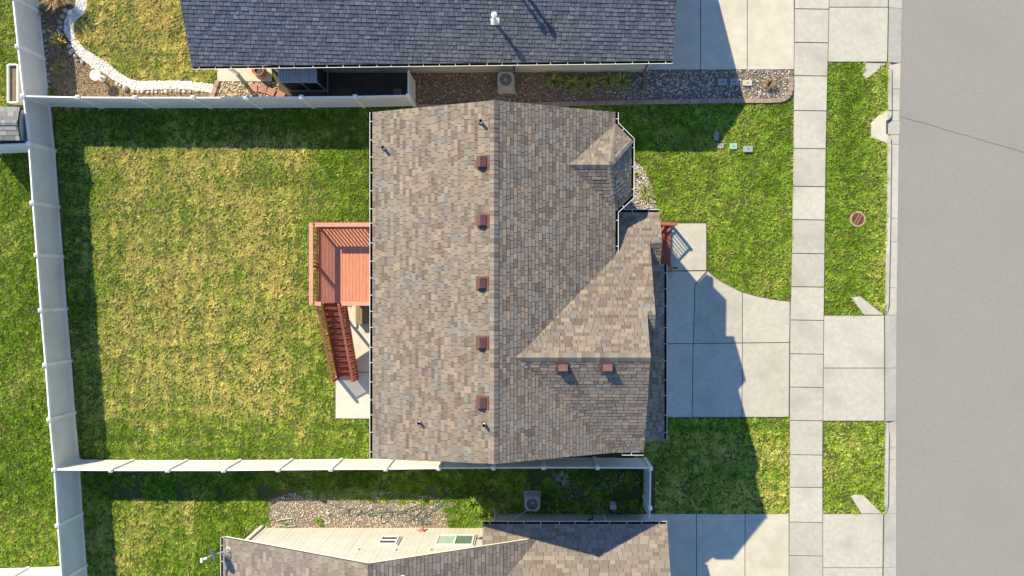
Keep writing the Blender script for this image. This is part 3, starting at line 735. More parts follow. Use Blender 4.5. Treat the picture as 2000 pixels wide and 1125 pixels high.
for base, s in ((wa, 1), (wb, -1)):
    q = base + pn * 3.0; m = MB(); t = d_ * (0.12 * s)
    v3 = [Vector((base.x, base.y, 3.0)), Vector((base.x, base.y, 3.0)) + pn * 6.0, Vector((q.x, q.y, 4.45))]
    m.add([*v3, *[v + t for v in v3]], [(0, 1, 2), (5, 4, 3), (0, 2, 5, 3), (1, 2, 5, 4)]); m.build('gable_wall', M['siding_grey'], nb)
def on_wall(px, z): # point on blue house side wall at pixel column px, height z
    t = ((px - NX) / SC * (1 - z / CAMH) - wa.x) / d_.x
    return wa + d_ * t + ZZ * z
wrot = math.atan2(d_.y, d_.x)
for px, z, dx, dz, mat, nm in ((880, 2.3, 1.6, 0.25, 'trim_white', 'window'),):
    w = MB().box(on_wall(px, z) - pn * 0.02, (dx, 0.05, dz + 0.6), wrot).build(nm, M[mat], nb); MB().box(on_wall(px, z) - pn * 0.05, (dx - 0.14, 0.02, dz + 0.46), wrot).build('pane', M['glass'], w)
mt = MB(); p = on_wall(926, 1.3) - pn * 0.08
mt.box(p, (0.22, 0.14, 0.42), wrot); mt.cyl(p - pn * 0.07 - ZZ * 0.02, 0.09, 0.1, 14, axis=-pn); mt.build('meter', M['frame_grey'], nb)
MB().box(on_wall(953, 1.5) - pn * 0.06, (0.12, 0.1, 0.3), wrot).build('wall_box', M['pipe_white'], nb)
p = on_wall(998, 1.9) - pn * 0.05; q = on_wall(1036, 1.9) - pn * 0.05
m = MB(); m.tube([p, q], 0.02); m.box(q, (0.14, 0.07, 0.09), wrot); m.build('conduit', M['frame_grey'], nb)
m = MB(); p = on_wall(1004, 0.75) - pn * 0.06; m.tube([p + ZZ * 0.1 + pn * 0.05, p + ZZ * 0.1, p, p - ZZ * 0.5, p - ZZ * 0.6 - pn * 0.15], 0.035); m.build('line_set', M['metal_dark'], nb)
# downspout with splash elbow
p = on_wall(1277, 2.8) - pn * 0.05
m = MB(); m.beam(p, Vector((p.x, p.y, 0.25)), 0.09, 0.07); m.beam(Vector((p.x, p.y, 0.27)), Vector((p.x, p.y, 0.1)) - pn * 0.9, 0.13, 0.08); m.build('downspout', M['downspout_brown'], nb)
p = e0 + pn * 0.45 + d_ * 0.75; MB().box((p.x, p.y, 1.4), (0.12, 0.12, 2.8)).box((p.x, p.y, 1.0), (0.18, 0.18, 0.06)).build('porch_post', M['trim_white'], nb)
p = e0 + pn * 2.6 + d_ * 0.75; MB().box((p.x, p.y, 1.7), (0.12, 0.12, 3.4)).build('porch_post', M['trim_white'], nb)
p = Vector((wa.x + 0.1, wa.y - 0.05, 2.7)); m = MB(); m.beam(p, Vector((p.x, p.y, 0.1)), 0.09, 0.07); m.build('downspout', M['trim_white'], nb)
# flue pipes on its roof
def flue(px, py, h):
    p = Vector(PP(px, py, plB)); m = MB()
    m.box(p + ZZ * 0.03, (0.34, 0.26, 0.02), mat=Matrix((d_, (pn + ZZ * PB).normalized(), d_.cross((pn + ZZ * PB).normalized()))).transposed(), m=0)
    m.cyl(p - ZZ * 0.05, 0.10, 0.24, 16, 0, r2=0.07); m.cyl(p, 0.06, h, 16, 0)
    m.cyl(p + ZZ * (h - 0.06), 0.10, 0.1, 16, 0, r2=0.115); m.cyl(p + ZZ * (h + 0.04), 0.115, 0.05, 16, 0, r2=0.03)
    return m.build('flue_pipe', M['pipe_white'], nb, smooth=False)
flue(967, 42, 0.72); flue(1024, -16, 0.78); flue(1010, -16, 0.70)

# ================================================================== lower neighbour
sh = thing('house', P(900, 1110), 'neighbour house with brown roof and pale siding at the bottom of the picture', 'house')
rs_ = Roof(sh, PAL_BROWN, 0.15, 0.02, (0.18, 0.45))
PG = 0.47; ZEG = 3.0; XRG = (718 - NX) / SC * (1 - 6.03 / CAMH); XLG = (436 - NX) / SC * (1 - ZEG / CAMH); YRK = -9.97
ZRG = ZEG + PG * (XRG - XLG); XRt = 2 * XRG - XLG
plGL = (ZRG - PG * XRG, PG, 0); plGR = (ZRG + PG * XRG, -PG, 0)
YF = -15.0
rs_.plane([(XLG, YRK, ZEG), (XRG, YRK, ZRG), (XRG, YF, ZRG), (XLG, YF, ZEG)], plGL, seed=41)
PGA = 0.45; YGE = -(1024 - NY) / SC * (1 - 2.9 / CAMH); XG0, XG1 = -2.07, 5.245
plG = (2.9 + PGA * YGE, 0, -PGA)
onG = lambda X, Y: (X, Y, plG[0] + plG[2] * Y)
# valley between gable slope and garage slope
vx = lambda Y: (plGR[0] - onG(0, Y)[2]) / PG
rs_.plane([(XRG, YRK, ZRG), (vx(YRK) + 0.0, YRK, onG(0, YRK)[2]), (vx(YF), YF, onG(0, YF)[2]), (XRG, YF, ZRG)], plGR, seed=42)
rs_.plane([onG(XG0, YGE), onG(XG1, YGE), onG(XG1, YF), onG(vx(YF), YF), onG(vx(-10.45), -10.45), onG(XG0, -10.45)], plG, seed=43)
rs_.cap((XRG, YRK, ZRG), (XRG, YF, ZRG), seed=11); rs_.finish()
gutter(sh, [(XG0, YGE, 2.9), (XG1, YGE, 2.9)], side=-1); gutter(sh, [(XLG, YRK, ZEG), (XLG, YF, ZEG)], side=1)
rake((XLG, YRK, ZEG), (XRG, YRK, ZRG), (0, 1, 0), sh); rake((XRG, YRK, ZRG), (vx(YRK), YRK, onG(0, YRK)[2]), (0, 1, 0), sh)
rake(onG(XG1, YGE), onG(XG1, YF), (1, 0, 0), sh); rake(onG(XG0, YGE), onG(XG0, -10.45), (-1, 0, 0), sh)
YWG = -(1031 - NY) / SC
# gable wall of separate vertical boards
xl, xr = XLG + 0.62, -2.0
nbd = int((xr - xl) / 0.203)
bw = (xr - xl) / nbd
MB().prism([(xl, YWG - 0.02), (xr + 1.8, YWG - 0.02), (xr + 1.8, YF), (xl, YF)], -0.05, 2.9).build('wall', M['siding'], sh)
for i in range(nbd):
    x0, x1 = xl + i * bw + 0.0025, xl + (i + 1) * bw - 0.0025
    t0, t1 = ZRG - PG * abs(x0 - XRG) - 0.12, ZRG - PG * abs(x1 - XRG) - 0.12
    y0, y1 = YWG - 0.10, YWG + random.uniform(-0.003, 0.003)
    m = MB().add([(x0, y0, -0.02), (x1, y0, -0.02), (x1, y1, -0.02), (x0, y1, -0.02), (x0, y0, t0), (x1, y0, t1), (x1, y1, t1), (x0, y1, t0)], [(3, 2, 1, 0), (4, 5, 6, 7), (0, 1, 5, 4), (1, 2, 6, 5), (2, 3, 7, 6), (3, 0, 4, 7)])
    m.build('siding_board', M['siding'], sh)
MB().box((XLG + 0.50, YWG + 0.06, 1.4), (0.15, 0.11, 2.85)).build('downspout', M['downspout'], sh)
MB().box((XLG + 0.66, YWG + 0.005, 1.5), (0.09, 0.03, 3.0)).build('corner_board', M['trim_white'], sh)
def yface(px, py):                          # point of that wall seen at the pixel
    ky = (NY - py) / SC; z = CAMH * (1 - (YWG + 0.02) / ky); return P(px, py, z)
for (xa, ya, xb, yb, sl) in ((738, 1048, 781, 1065, 'h'), (849, 1045, 929, 1067, 'v')):
    a, b = yface(xa, (ya)), yface(xb, (yb)); z0, z1 = a[2], b[2]
    xa_, xb_ = (a[0] + P(xa, yb, z1)[0]) / 2, (b[0] + P(xb, ya, z0)[0]) / 2
    cx, cz, wd, ht = (xa_ + xb_) / 2, (z0 + z1) / 2, abs(xb_ - xa_), z1 - z0
    y = YWG + 0.015
    w = MB().box((cx, y, cz), (wd, 0.05, ht)).build('window', M['frame_grey'], sh)
    fr = MB(); t = 0.06; iw, ih = wd - 0.16, ht - 0.16
    for dz in (-1, 1): fr.box((cx, y + 0.04, cz + dz * (ih / 2 - t / 2)), (iw, 0.05, t))
    for dx in (-1, 1): fr.box((cx + dx * (iw / 2 - t / 2), y + 0.04, cz), (t, 0.05, ih - 2 * t))
    if sl == 'h': fr.box((cx, y + 0.04, cz), (iw - 2 * t, 0.05, 0.05))
    else: fr.box((cx, y + 0.04, cz), (0.06, 0.05, ih - 2 * t))
    fr.build('frame', M['trim_white'], w)
    if sl == 'h':
        for dz in (-1, 1): MB().box((cx, y + 0.03, cz + dz * ih / 4), (iw - 2 * t, 0.012, ih / 2 - t - 0.03)).build('pane', M['glass_dark'], w)
    else:
        MB().box((cx - iw / 4, y + 0.03, cz), (iw / 2 - t - 0.03, 0.012, ih - 2 * t)).build('pane', M['glass_green'], w)
        MB().box((cx + iw / 4, y + 0.03, cz), (iw / 2 - t - 0.03, 0.012, ih - 2 * t)).build('pane', M['glass'], w)
for px, py in ((697, 1073), (770, 1074), (838, 1074)):
    a = yface(px, py); MB().box((a[0], YWG + 0.04, a[2]), (0.15, 0.10, 0.10), taper=0.7).build('soffit_lamp', M['pipe_white'], sh)
a = yface(824, 1037); m = MB(); m.cyl((a[0], YWG, a[2]), 0.075, 0.22, 14, axis=(0, 1, -0.25)); m.box((a[0], YWG + 0.02, a[2]), (0.22, 0.05, 0.2)); m.build('dryer_vent', M['clay'], sh)
a = yface(814, 1035); m = MB(); m.tube([(a[0], YWG, 0.45), (a[0], YWG + 0.12, 0.45), (a[0] - 0.05, YWG + 0.16, 0.38)], 0.025); m.build('hose_tap', M['metal'], sh)
# garage side wall
YWA = -(1004 - NY) / SC
MB().prism([(XG0 + 0.42, YWA), (XG1 - 0.4, YWA), (XG1 - 0.4, YF), (XG0 + 0.42, YF)], -0.05, 2.85).build('garage_wall', M['siding_grey'], sh)
yw = lambda px, z: Vector((P(px, 0, z)[0], YWA, z))
p = yw(964, 1.4); MB().box((p.x, YWA + 0.03, 1.45), (0.09, 0.06, 2.7)).build('downspout', M['downspout'], sh)
p = yw(1184, 1.4); MB().box((p.x, YWA + 0.03, 1.45), (0.08, 0.06, 2.7)).build('downspout', M['downspout'], sh)
for px, z in ((1148, 1.75), (1177, 1.8)):
    p = yw(px, z); MB().box((p.x, YWA + 0.06, z), (0.26 if px < 1160 else 0.16, 0.12, 0.34)).build('utility_box', M['frame_grey'], sh)
p = yw(1152, 0.5); m = MB(); m.tube([(p.x - 0.1, YWA + 0.05, 1.5), (p.x - 0.1, YWA + 0.05, 1.0), (p.x + 0.1, YWA + 0.06, 0.9), (p.x + 0.1, YWA + 0.06, 0.1)], 0.03); m.build('conduit', M['metal_dark'], sh)
p = yw(1195, 0.7); m = MB(); m.tube([(p.x, YWA + 0.25, 0.05), (p.x, YWA + 0.22, 0.62), (p.x + 0.45, YWA + 0.2, 0.62), (p.x + 0.45, YWA + 0.2, 0.1)], 0.035); m.build('gas_pipe', M['metal_dark'], sh)
m = MB(); p = yw(1197, 0.5); m.box((p.x + 0.02, YWA + 0.45, 0.4), (0.25, 0.22, 0.3)); m.cyl((p.x + 0.02, YWA + 0.58, 0.4), 0.09, 0.06, 14, axis=(0, 1, 0)); m.build('gas_meter', M['frame_grey'], sh)
p = yw(1000, 1.6); m = MB(); m.box((p.x, YWA + 0.05, 1.7), (0.14, 0.1, 0.5)); m.tube([(p.x, YWA + 0.08, 1.5), (p.x + 0.05, YWA + 0.1, 0.9), (p.x + 0.4, YWA + 0.15, 0.5), (p.x + 0.75, YWA + 0.35, 0.3)], 0.028); m.build('line_set', M['frame_grey'], sh)
for px, py in ((714, 1130), (786, 1128)):
    pl = plGL if px < 718 else plGR
    p = Vector(PP(px, py, pl)); m = MB(); m.cyl(p - ZZ * 0.08, 0.13, 0.12, 14, 0, r2=0.08); m.cyl(p, 0.065, 0.5, 14, 0); m.cyl(p + ZZ * 0.5, 0.10, 0.09, 14, 0, r2=0.05); m.build('flue_pipe', M['pipe_white'], sh)

# satellite dish on its roof corner
dz0 = Vector(PP(447, 1072, plGL))
sd = thing('satellite_dish', dz0, 'small grey satellite dish on a mast at the lower roof corner', 'satellite dish')
m = MB(); top = Vector(P(424, 1076, dz0.z + 0.55)); top = dz0 + Vector((-0.28, -0.02, 0.55))
m.box(dz0 + ZZ * 0.04, (0.16, 0.2, 0.03)); m.tube([dz0, dz0 + Vector((-0.05, 0, 0.3)), top], 0.025, 8); m.tube([dz0 + Vector((0.02, -0.45, -0.02)), dz0 + Vector((-0.12, -0.01, 0.36))], 0.012); m.tube([dz0 + Vector((-0.28, -0.33, -0.1)), dz0 + Vector((-0.12, -0.01, 0.36))], 0.012)
m.build('mast', M['dish_grey'], sd)
ax = Vector((-0.86, -0.30, 0.42)).normalized(); Rm = ax.to_track_quat('Z', 'Y').to_matrix() @ Matrix.Diagonal((1, 0.88, 1))
c = top + ax * 0.08
m = MB(); prof = [(0.001, 0.0)] + [(r, 0.26 * r * r / 0.36) for r in (0.09, 0.18, 0.27, 0.345)]; m.lathe(c, prof, 28, 0, Rm); m.lathe(c - ax * 0.015, prof, 28, 0, Rm); m.build('reflector', M['dish_grey'], sd, smooth=True)
m = MB(); feed = c + ax * 0.42 - ZZ * 0.02; m.tube([c - ZZ * 0.2 + ax * 0.03, feed], 0.018, 8); m.build('feed_arm', M['dish_grey'], sd)
m = MB(); m.cyl(feed - ax * 0.02, 0.05, 0.12, 12, axis=-ax); m.box(feed + ax * 0.05, (0.08, 0.16, 0.08)); m.build('receiver', M['trim_white'], sd)

# ================================================================== fences
FH = 1.80
def fence(tops, label, group=None, panels=None, mat='vinyl', skip_first=False, skip_last=False):
    pts = [Vector(P(x, y, FH + 0.05)[:2]) for x, y in tops]
    f = thing('fence', (pts[0].x, pts[0].y, 0), label, 'fence', group)
    for i, p in enumerate(pts):
        if (i == 0 and skip_first) or (i == len(pts) - 1 and skip_last): continue
        a = pts[min(i + 1, len(pts) - 1)] - pts[max(i - 1, 0)]; rz = math.atan2(a.y, a.x)
        po = MB().box((p.x, p.y, (FH + 0.02) / 2), (0.14, 0.14, FH + 0.02), rz).build('post', M[mat], f)
        MB().box((p.x, p.y, FH + 0.04), (0.16, 0.16, 0.04), rz).box((p.x, p.y, FH + 0.085), (0.15, 0.15, 0.05), rz, taper=0.25).build('post_cap', M[mat], po)
    for i in range(len(pts) - 1):
        a, b = pts[i], pts[i + 1]; d = (b - a).normalized(); rz = math.atan2(d.y, d.x)
        a2, b2 = a + d * 0.062, b - d * 0.062; L = (b2 - a2).length; c = (a2 + b2) / 2
        MB().box((c.x, c.y, FH - 0.06), (L, 0.055, 0.12), rz).build('top_rail', M[mat], f)
        MB().box((c.x, c.y, 0.11), (L, 0.055, 0.14), rz).build('bottom_rail', M[mat], f)
        m = MB(); n = max(2, int(round(L / 0.152))); wv = L / n
        for k in range(n):
            q = a2 + d * (wv * (k + 0.5)); m.box((q.x, q.y, 0.95), (wv - 0.009, 0.026 + 0.003 * (k % 2), 1.60), rz)
        m.box((c.x, c.y, 0.95), (L, 0.016, 1.60), rz)
        m.build('panel', M['vinyl_panel'], f)
    return f
fence([(14, -100), (23, 0 - 5), (33, 90), (43.5, 187), (54, 280), (62, 396), (70, 498), (78, 606), (87, 713), (95, 820), (104, 918), (111, 1027), (119, 1135), (127, 1245)], 'long white vinyl fence running down the left side of the yards')
fence([(43.5, 187), (151, 189.5), (263, 190), (376, 190), (480, 190), (588, 189), (693, 188), (797, 186)], 'white vinyl fence across the top of the back yard below the blue roofed house', skip_first=True)
fence([(104, 918), (216, 919), (327, 919), (436.5, 919), (543, 918), (646, 917), (753, 916.5), (857, 915), (964, 914.5), (1062, 914), (1167, 914), (1271, 915)], 'white vinyl fence below the middle house and back yard', skip_first=True)
fence([(1271, 915), (1270, 993), (1268.5, 1016)], 'short white gate fence between the garages at the lower side yard', skip_first=True, skip_last=True)
fence([(797, 186), (797, 133)], 'short white fence closing the side yard against the blue roofed house wall', skip_first=True, skip_last=True)
fence([(-60, 284), (54, 280)], 'white fence piece left of the long fence below the grey shed', skip_last=True)
fence([(-110, 1144), (0, 1141), (119, 1136)], 'white fence piece at the lower left picture corner', skip_last=True)

# ================================================================== back deck and stairs
ZD = 2.4; ZCAP = 3.42
dk = thing('deck', P(665, 515), 'raised red wooden deck with railing behind the brown roofed house', 'deck')
Xd0 = (622 - NX) / SC * (1 - ZD / CAMH); Yd1 = (NY - 441) / SC * (1 - ZD / CAMH); Yd0 = (NY - 592) / SC * (1 - ZD / CAMH)
xb = Xd0; bwid = 0.138; nb_ = int((XW0 - 0.05 - Xd0) / bwid)
for i in range(nb_):
    x = Xd0 + (i + 0.5) * bwid; MB().box((x, (Yd0 + Yd1) / 2, ZD - 0.015), (bwid - 0.008, Yd1 - Yd0, 0.03)).build('deck_board', M['deckwood'], dk)
MB().box(((Xd0 + XW0) / 2, Yd0 + 0.02, ZD - 0.15), (XW0 - Xd0, 0.04, 0.24)).box((Xd0 + 0.02, (Yd0 + Yd1) / 2, ZD - 0.15), (0.04, Yd1 - Yd0, 0.24)).box(((Xd0 + XW0) / 2, Yd1 - 0.02, ZD - 0.15), (XW0 - Xd0, 0.04, 0.24)).build('rim_joist', M['redwood'], dk)
Xc = (607.5 - NX) / SC * (1 - ZCAP / CAMH); Yc = (NY - 439) / SC * (1 - ZCAP / CAMH); Yc0 = (NY - 592) / SC * (1 - ZCAP / CAMH)
capw = 0.155
MB().box((Xc, (Yc + Yc0) / 2, ZCAP), (capw, Yc - Yc0 + capw - 0.01, 0.035)).build('cap_rail', M['railwood'], dk)
MB().box(((Xc + XW0) / 2 + capw / 2, Yc, ZCAP - 0.001), (XW0 - Xc - capw, capw, 0.035)).build('cap_rail', M['railwood'], dk)
xs_l = P(628, 590, ZCAP)[0]; xs_r = P(667, 590, ZCAP)[0]
MB().box(((xs_r + XW0) / 2, Yc0 - 0.02, ZCAP), (XW0 - xs_r, capw, 0.035)).build('cap_rail', M['railwood'], dk)
MB().box(((Xc + xs_l) / 2 - 0.1 + 0.16, Yc0 - 0.02, ZCAP - 0.002), (xs_l - Xc - capw, capw, 0.033)).build('cap_rail', M['railwood'], dk)
Xr = Xd0 - 0.03; Yr1 = Yd1 + 0.03; Yr0 = Yd0 - 0.03
for p in ((Xr, Yr1), (Xr, (Yr1 + Yr0) / 2 - 0.1), (Xr, Yr0 + 0.05), ((Xr + XW0) / 2 + 0.3, Yr1), (XW0 - 0.12, Yr1)):
    MB().box((p[0], p[1], 1.7), (0.09, 0.09, 3.38)).build('post', M['redwood'], dk)
for zr in (ZD + 0.10, ZCAP - 0.07):
    MB().box((Xr, (Yr0 + Yr1) / 2, zr), (0.04, Yr1 - Yr0, 0.09)).build('rail', M['redwood'], dk)
    MB().box(((Xr + XW0) / 2, Yr1, zr), (XW0 - Xr, 0.04, 0.09)).build('rail', M['redwood'], dk)
    MB().box(((xs_r + XW0) / 2, Yr0, zr), (XW0 - xs_r, 0.04, 0.09)).build('rail', M['redwood'], dk)
def balusters(a, b, z0, z1, z0b=None, z1b=None, step=0.145, parent=dk):
    a, b = Vector(a), Vector(b); L = (b - a).length; n = int(L / step)
    for i in range(1, n):
        t = i / n; p = a + (b - a) * t
        l0 = z0 + ((z0b if z0b is not None else z0) - z0) * t; l1 = z1 + ((z1b if z1b is not None else z1) - z1) * t
        MB().box((p.x, p.y, (l0 + l1) / 2), (0.036, 0.036, l1 - l0)).build('baluster', M['rail_orange'], parent)
balusters((Xr - 0.035, Yr0), (Xr - 0.035, Yr1), ZD - 0.15, ZCAP - 0.03); balusters((Xr, Yr1 + 0.035), (XW0, Yr1 + 0.035), ZD - 0.15, ZCAP - 0.03); balusters((xs_r, Yr0 - 0.035), (XW0, Yr0 - 0.035), ZD - 0.15, ZCAP - 0.03)
for p in ((XW0 - 0.9, Yd0 + 0.15), (XW0 - 0.9, Yd1 - 0.15)): MB().box((p[0], p[1], 1.1), (0.1, 0.1, 2.1)).build('post', M['redwood'], dk)
# stairs
st = thing('deck_stairs', P(675, 700), 'red wooden staircase with baluster rails leading down from the deck', 'stairs')
XS0, XS1 = -8.52, -7.72; YS0 = Yd0 - 0.02; NST = 13; RUN = 0.25; RISE = ZD / (NST + 1)
for i in range(NST):
    z = ZD - RISE * (i + 1); y = YS0 - RUN * (i + 0.5)
    for k in (-1, 1): MB().box(((XS0 + XS1) / 2, y + k * 0.063, z - 0.018), (XS1 - XS0, 0.12, 0.036)).build('tread', M['redwood'], st)
    MB().box(((XS0 + XS1) / 2, y - 0.115 + RUN, z + RISE / 2 - 0.03), (XS1 - XS0, 0.02, RISE - 0.03)).build('riser', M['redwood'], st)
YS1 = YS0 - RUN * NST
for x in (XS0 - 0.02, XS1 + 0.02):
    MB().beam((x, YS0, ZD - 0.22), (x, YS1, 0.02), 0.04, 0.26).build('stringer', M['redwood'], st)
    MB().beam((x, YS0, ZD + 0.93), (x, YS1, 0.98), 0.09, 0.035).build('handrail', M['rail_orange'], st)
    MB().beam((x, YS0, ZD + 0.08), (x, YS1, 0.15), 0.04, 0.08).build('bottom_rail', M['redwood'], st)
    MB().box((x, YS1 - 0.04, 0.55), (0.1, 0.1, 1.1)).build('newel_post', M['redwood'], st)
    sg = -1 if x < -8.2 else 1
    balusters((x + sg * 0.03, YS0, 0), (x + sg * 0.03, YS1, 0), ZD - 0.1, ZD + 0.92, -0.02, 0.97, step=0.13, parent=st)
# patio under the deck
pt = sheet('patio', [(655, 600), (800, 600), (800, 818), (655, 818)], -0.004, M['joint'], 'pale concrete patio slab at the foot of the deck stairs', 'patio')
slab(pt, [(655, 727), (800, 727), (800, 818.5), (655, 818)], mat='patio'); slab(pt, [(655, 598), (800, 598), (800, 727), (655, 727)], mat='patio')
bxx = thing('storage_bench', P(711, 615), 'low brown wooden storage bench standing in the shade below the deck', 'bench')
a, b = P(699, 590), P(728, 632)
MB().box(((a[0] + b[0]) / 2, (a[1] + b[1]) / 2, 0.22), (b[0] - a[0] - 0.04, a[1] - b[1] - 0.04, 0.40)).build('body', M['brown_wood'], bxx)
for k in range(4): MB().box((a[0] + (k + 0.5) * (b[0] - a[0]) / 4, (a[1] + b[1]) / 2, 0.435), ((b[0] - a[0]) / 4 - 0.01, a[1] - b[1], 0.03)).build('lid_board', M['brown_wood'], bxx)
a, b = P(689, 590), P(698, 639)
cb = MB().prism([(a[0], b[1]), (b[0], b[1]), (b[0], a[1]), (a[0], a[1])], 0.026, 0.13, bev=0.015).build('concrete_block', M['patio'], loc=(a[0], b[1], 0.026)); tag(cb, 'long pale concrete block lying beside the brown bench', 'block')

# front steps
fs_ = thing('front_steps', P(1305, 480), 'dark red wooden front steps with rails under the entry gable', 'steps')
FY0, FY1 = P(0, 524, 0.3)[1], P(0, 440, 0.3)[1]
for i in range(4):
    z = 0.88 - 0.176 * (i + 1); x = 4.66 + 0.30 * (i + 0.5)
    for k in (-1, 1): MB().box((x + k * 0.075, (FY0 + FY1) / 2, z - 0.018), (0.143, FY1 - FY0, 0.036)).build('tread', M['redwood'], fs_)
    MB().box((x - 0.155, (FY0 + FY1) / 2, z + 0.07), (0.02, FY1 - FY0, 0.14)).build('riser', M['redwood'], fs_)
for y in (FY0, FY1):
    MB().beam((4.64, y, 0.66), (5.86, y, 0.06), 0.04, 0.24).build('stringer', M['redwood'], fs_)
    MB().beam((4.64, y, 1.80), (5.92, y, 1.05), 0.11, 0.035).build('handrail', M['redwood'] if y == FY0 else M['rail_orange'], fs_)
    MB().beam((4.64, y, 1.0), (5.92, y, 0.28), 0.04, 0.07).build('bottom_rail', M['redwood'], fs_)
    MB().box((5.93, y, 0.56), (0.1, 0.1, 1.12)).build('newel_post', M['redwood'], fs_)
    balusters((4.64, y, 0), (5.92, y, 0), 0.95, 1.78, 0.25, 1.04, step=0.16, parent=fs_)

# ================================================================== beds, rocks, plants
PEB_BROWN = [(0.24, 0.16, 0.10), (0.32, 0.22, 0.13), (0.16, 0.105, 0.07), (0.40, 0.32, 0.23), (0.20, 0.14, 0.10), (0.29, 0.17, 0.10), (0.50, 0.45, 0.37)]
PEB_GREY = [(0.16, 0.145, 0.135), (0.25, 0.225, 0.20), (0.33, 0.30, 0.265), (0.12, 0.11, 0.105), (0.42, 0.38, 0.33), (0.22, 0.18, 0.15)]
PEB_TAN = [(0.52, 0.40, 0.25), (0.44, 0.33, 0.20), (0.60, 0.50, 0.35), (0.36, 0.26, 0.16), (0.55, 0.47, 0.36)]
PEB_PALE = [(0.50, 0.46, 0.42), (0.58, 0.54, 0.49), (0.42, 0.38, 0.34), (0.34, 0.31, 0.28), (0.62, 0.585, 0.54)]
PEB_PINK = [(0.46, 0.39, 0.335), (0.53, 0.46, 0.40), (0.38, 0.32, 0.275), (0.60, 0.54, 0.48), (0.34, 0.285, 0.245)]
WHITE = [(0.74, 0.72, 0.69), (0.68, 0.66, 0.63), (0.80, 0.78, 0.75)]
nbed = [(806, 140), (1290, 137), (1549, 137), (1549, 188), (1540, 196), (1530, 199), (1200, 199), (1100, 200), (806, 206)]
sheet('planting_bed', nbed, 0.0, M['bed_soil'], 'stone covered planting bed along the blue roofed house', 'planting bed')
split = P(1215, 0)[0]; sp2 = P(1452, 0)[0]
nbw = XY(nbed)
gravel('bed_pebbles', nbw, 'brown mixed pebbles covering the bed behind the air conditioner', 340, 0.018, 0.05, PEB_BROWN, keep=lambda x, y: x + rng.normal(0, 0.5, len(x)) < split)
gravel('bed_cobbles', nbw, 'grey and tan river cobbles in the bed near the upper driveway', 250, 0.026, 0.068, PEB_GREY + PEB_PINK[:3], keep=lambda x, y: (x + rng.normal(0, 0.5, len(x)) >= split))
# brick border of that bed
bb = thing('border_edging', P(1200, 201), 'row of reddish brown edging bricks bordering the stone bed', 'edging')
path = [(806, 209), (960, 207), (1100, 203.5), (1200, 201.5), (1300, 199.5), (1400, 198), (1500, 197.5), (1525, 196.5), (1537, 191), (1543.5, 182), (1545, 165), (1545, 139)]
pw = [Vector(P(*p)[:2]) for p in path]; seg = [(pw[i + 1] - pw[i]).length for i in range(len(pw) - 1)]; tot = sum(seg); s_ = 0; blk = 0.42
while s_ + blk < tot:
    def at(s):
        for i, L in enumerate(seg):
            if s <= L: return pw[i] + (pw[i + 1] - pw[i]) * (s / L)
            s -= L
        return pw[-1]
    bl = 0.40 if s_ < tot - 2.6 else 0.2
    a, b = at(s_), at(s_ + bl); c = (a + b) / 2; d = b - a
    MB().box((c.x, c.y, 0.035), (d.length - 0.012, 0.185, 0.11 + random.uniform(-0.01, 0.01)), math.atan2(d.y, d.x) + random.uniform(-0.02, 0.02)).build('brick', M['brick_border'], bb)
    s_ += bl
# bed against the bay
bay_bed = [(1180, 300), (1238, 312), (1252, 325), (1263, 342), (1274, 368), (1281, 395), (1288, 437), (1180, 437)]
sheet('planting_bed', bay_bed, 0.0, M['bed_soil'], 'crescent bed of pale stones beside the bay window', 'planting bed')
gravel('bay_pebbles', XY(bay_bed), 'pale grey pebbles in the crescent bed beside the bay', 460, 0.02, 0.045, PEB_PALE)

# upper-left yard: mulch bed, white stone ribbon
mul = [(60, -80), (170, -80), (172, 0), (165, 27), (145, 45), (145, 60), (165, 95), (210, 122), (255, 155), (300, 159), (425, 166), (418, 192), (540, 205), (60, 205)]
sheet('mulch_bed', mul, 0.0, M['mulch'], 'brown mulch bed inside the upper left fence corner', 'mulch bed')
gravel('mulch_chips', XY([(70, -40), (150, -20), (142, 90), (210, 150), (260, 180), (420, 184), (418, 205), (80, 205)]), 'loose brown bark chips and small pebbles over the mulch bed', 420, 0.012, 0.036, [(0.16, 0.10, 0.06), (0.34, 0.25, 0.16), (0.09, 0.06, 0.04), (0.52, 0.43, 0.30), (0.42, 0.31, 0.19), (0.24, 0.15, 0.09)], cat='mulch')
rib_out = [(172, -60), (171, 0), (170, 15), (165, 27), (152, 37), (145, 46), (144, 60), (150, 77), (165, 95), (185, 108), (210, 122), (230, 140), (255, 155), (270, 158.5), (300, 158.5), (345, 157.5), (380, 160), (424, 166)]
rib_in = [(150, -60), (150, 0), (147, 14), (133, 24), (126, 42), (125, 60), (130, 70), (138, 82), (142, 97), (150, 106), (162, 117), (180, 131), (205, 144), (222, 156), (240, 166), (258, 175), (272, 177), (300, 175), (345, 174), (380, 176), (400, 179), (418, 183)]
sheet('white_gravel', rib_out + rib_in[::-1], 0.012, M['stone_white'], 'fine white grit under the white stone ribbon', 'gravel')
gravel('white_stones', XY(rib_out + rib_in[::-1]), 'ribbon of bright white stones edging the upper left lawn', 1100, 0.02, 0.042, WHITE, z=0.015)
nlawn = [(172, -120)] + rib_out[1:] + [(425, 133), (425, 100), (900, 100), (900, -120)]

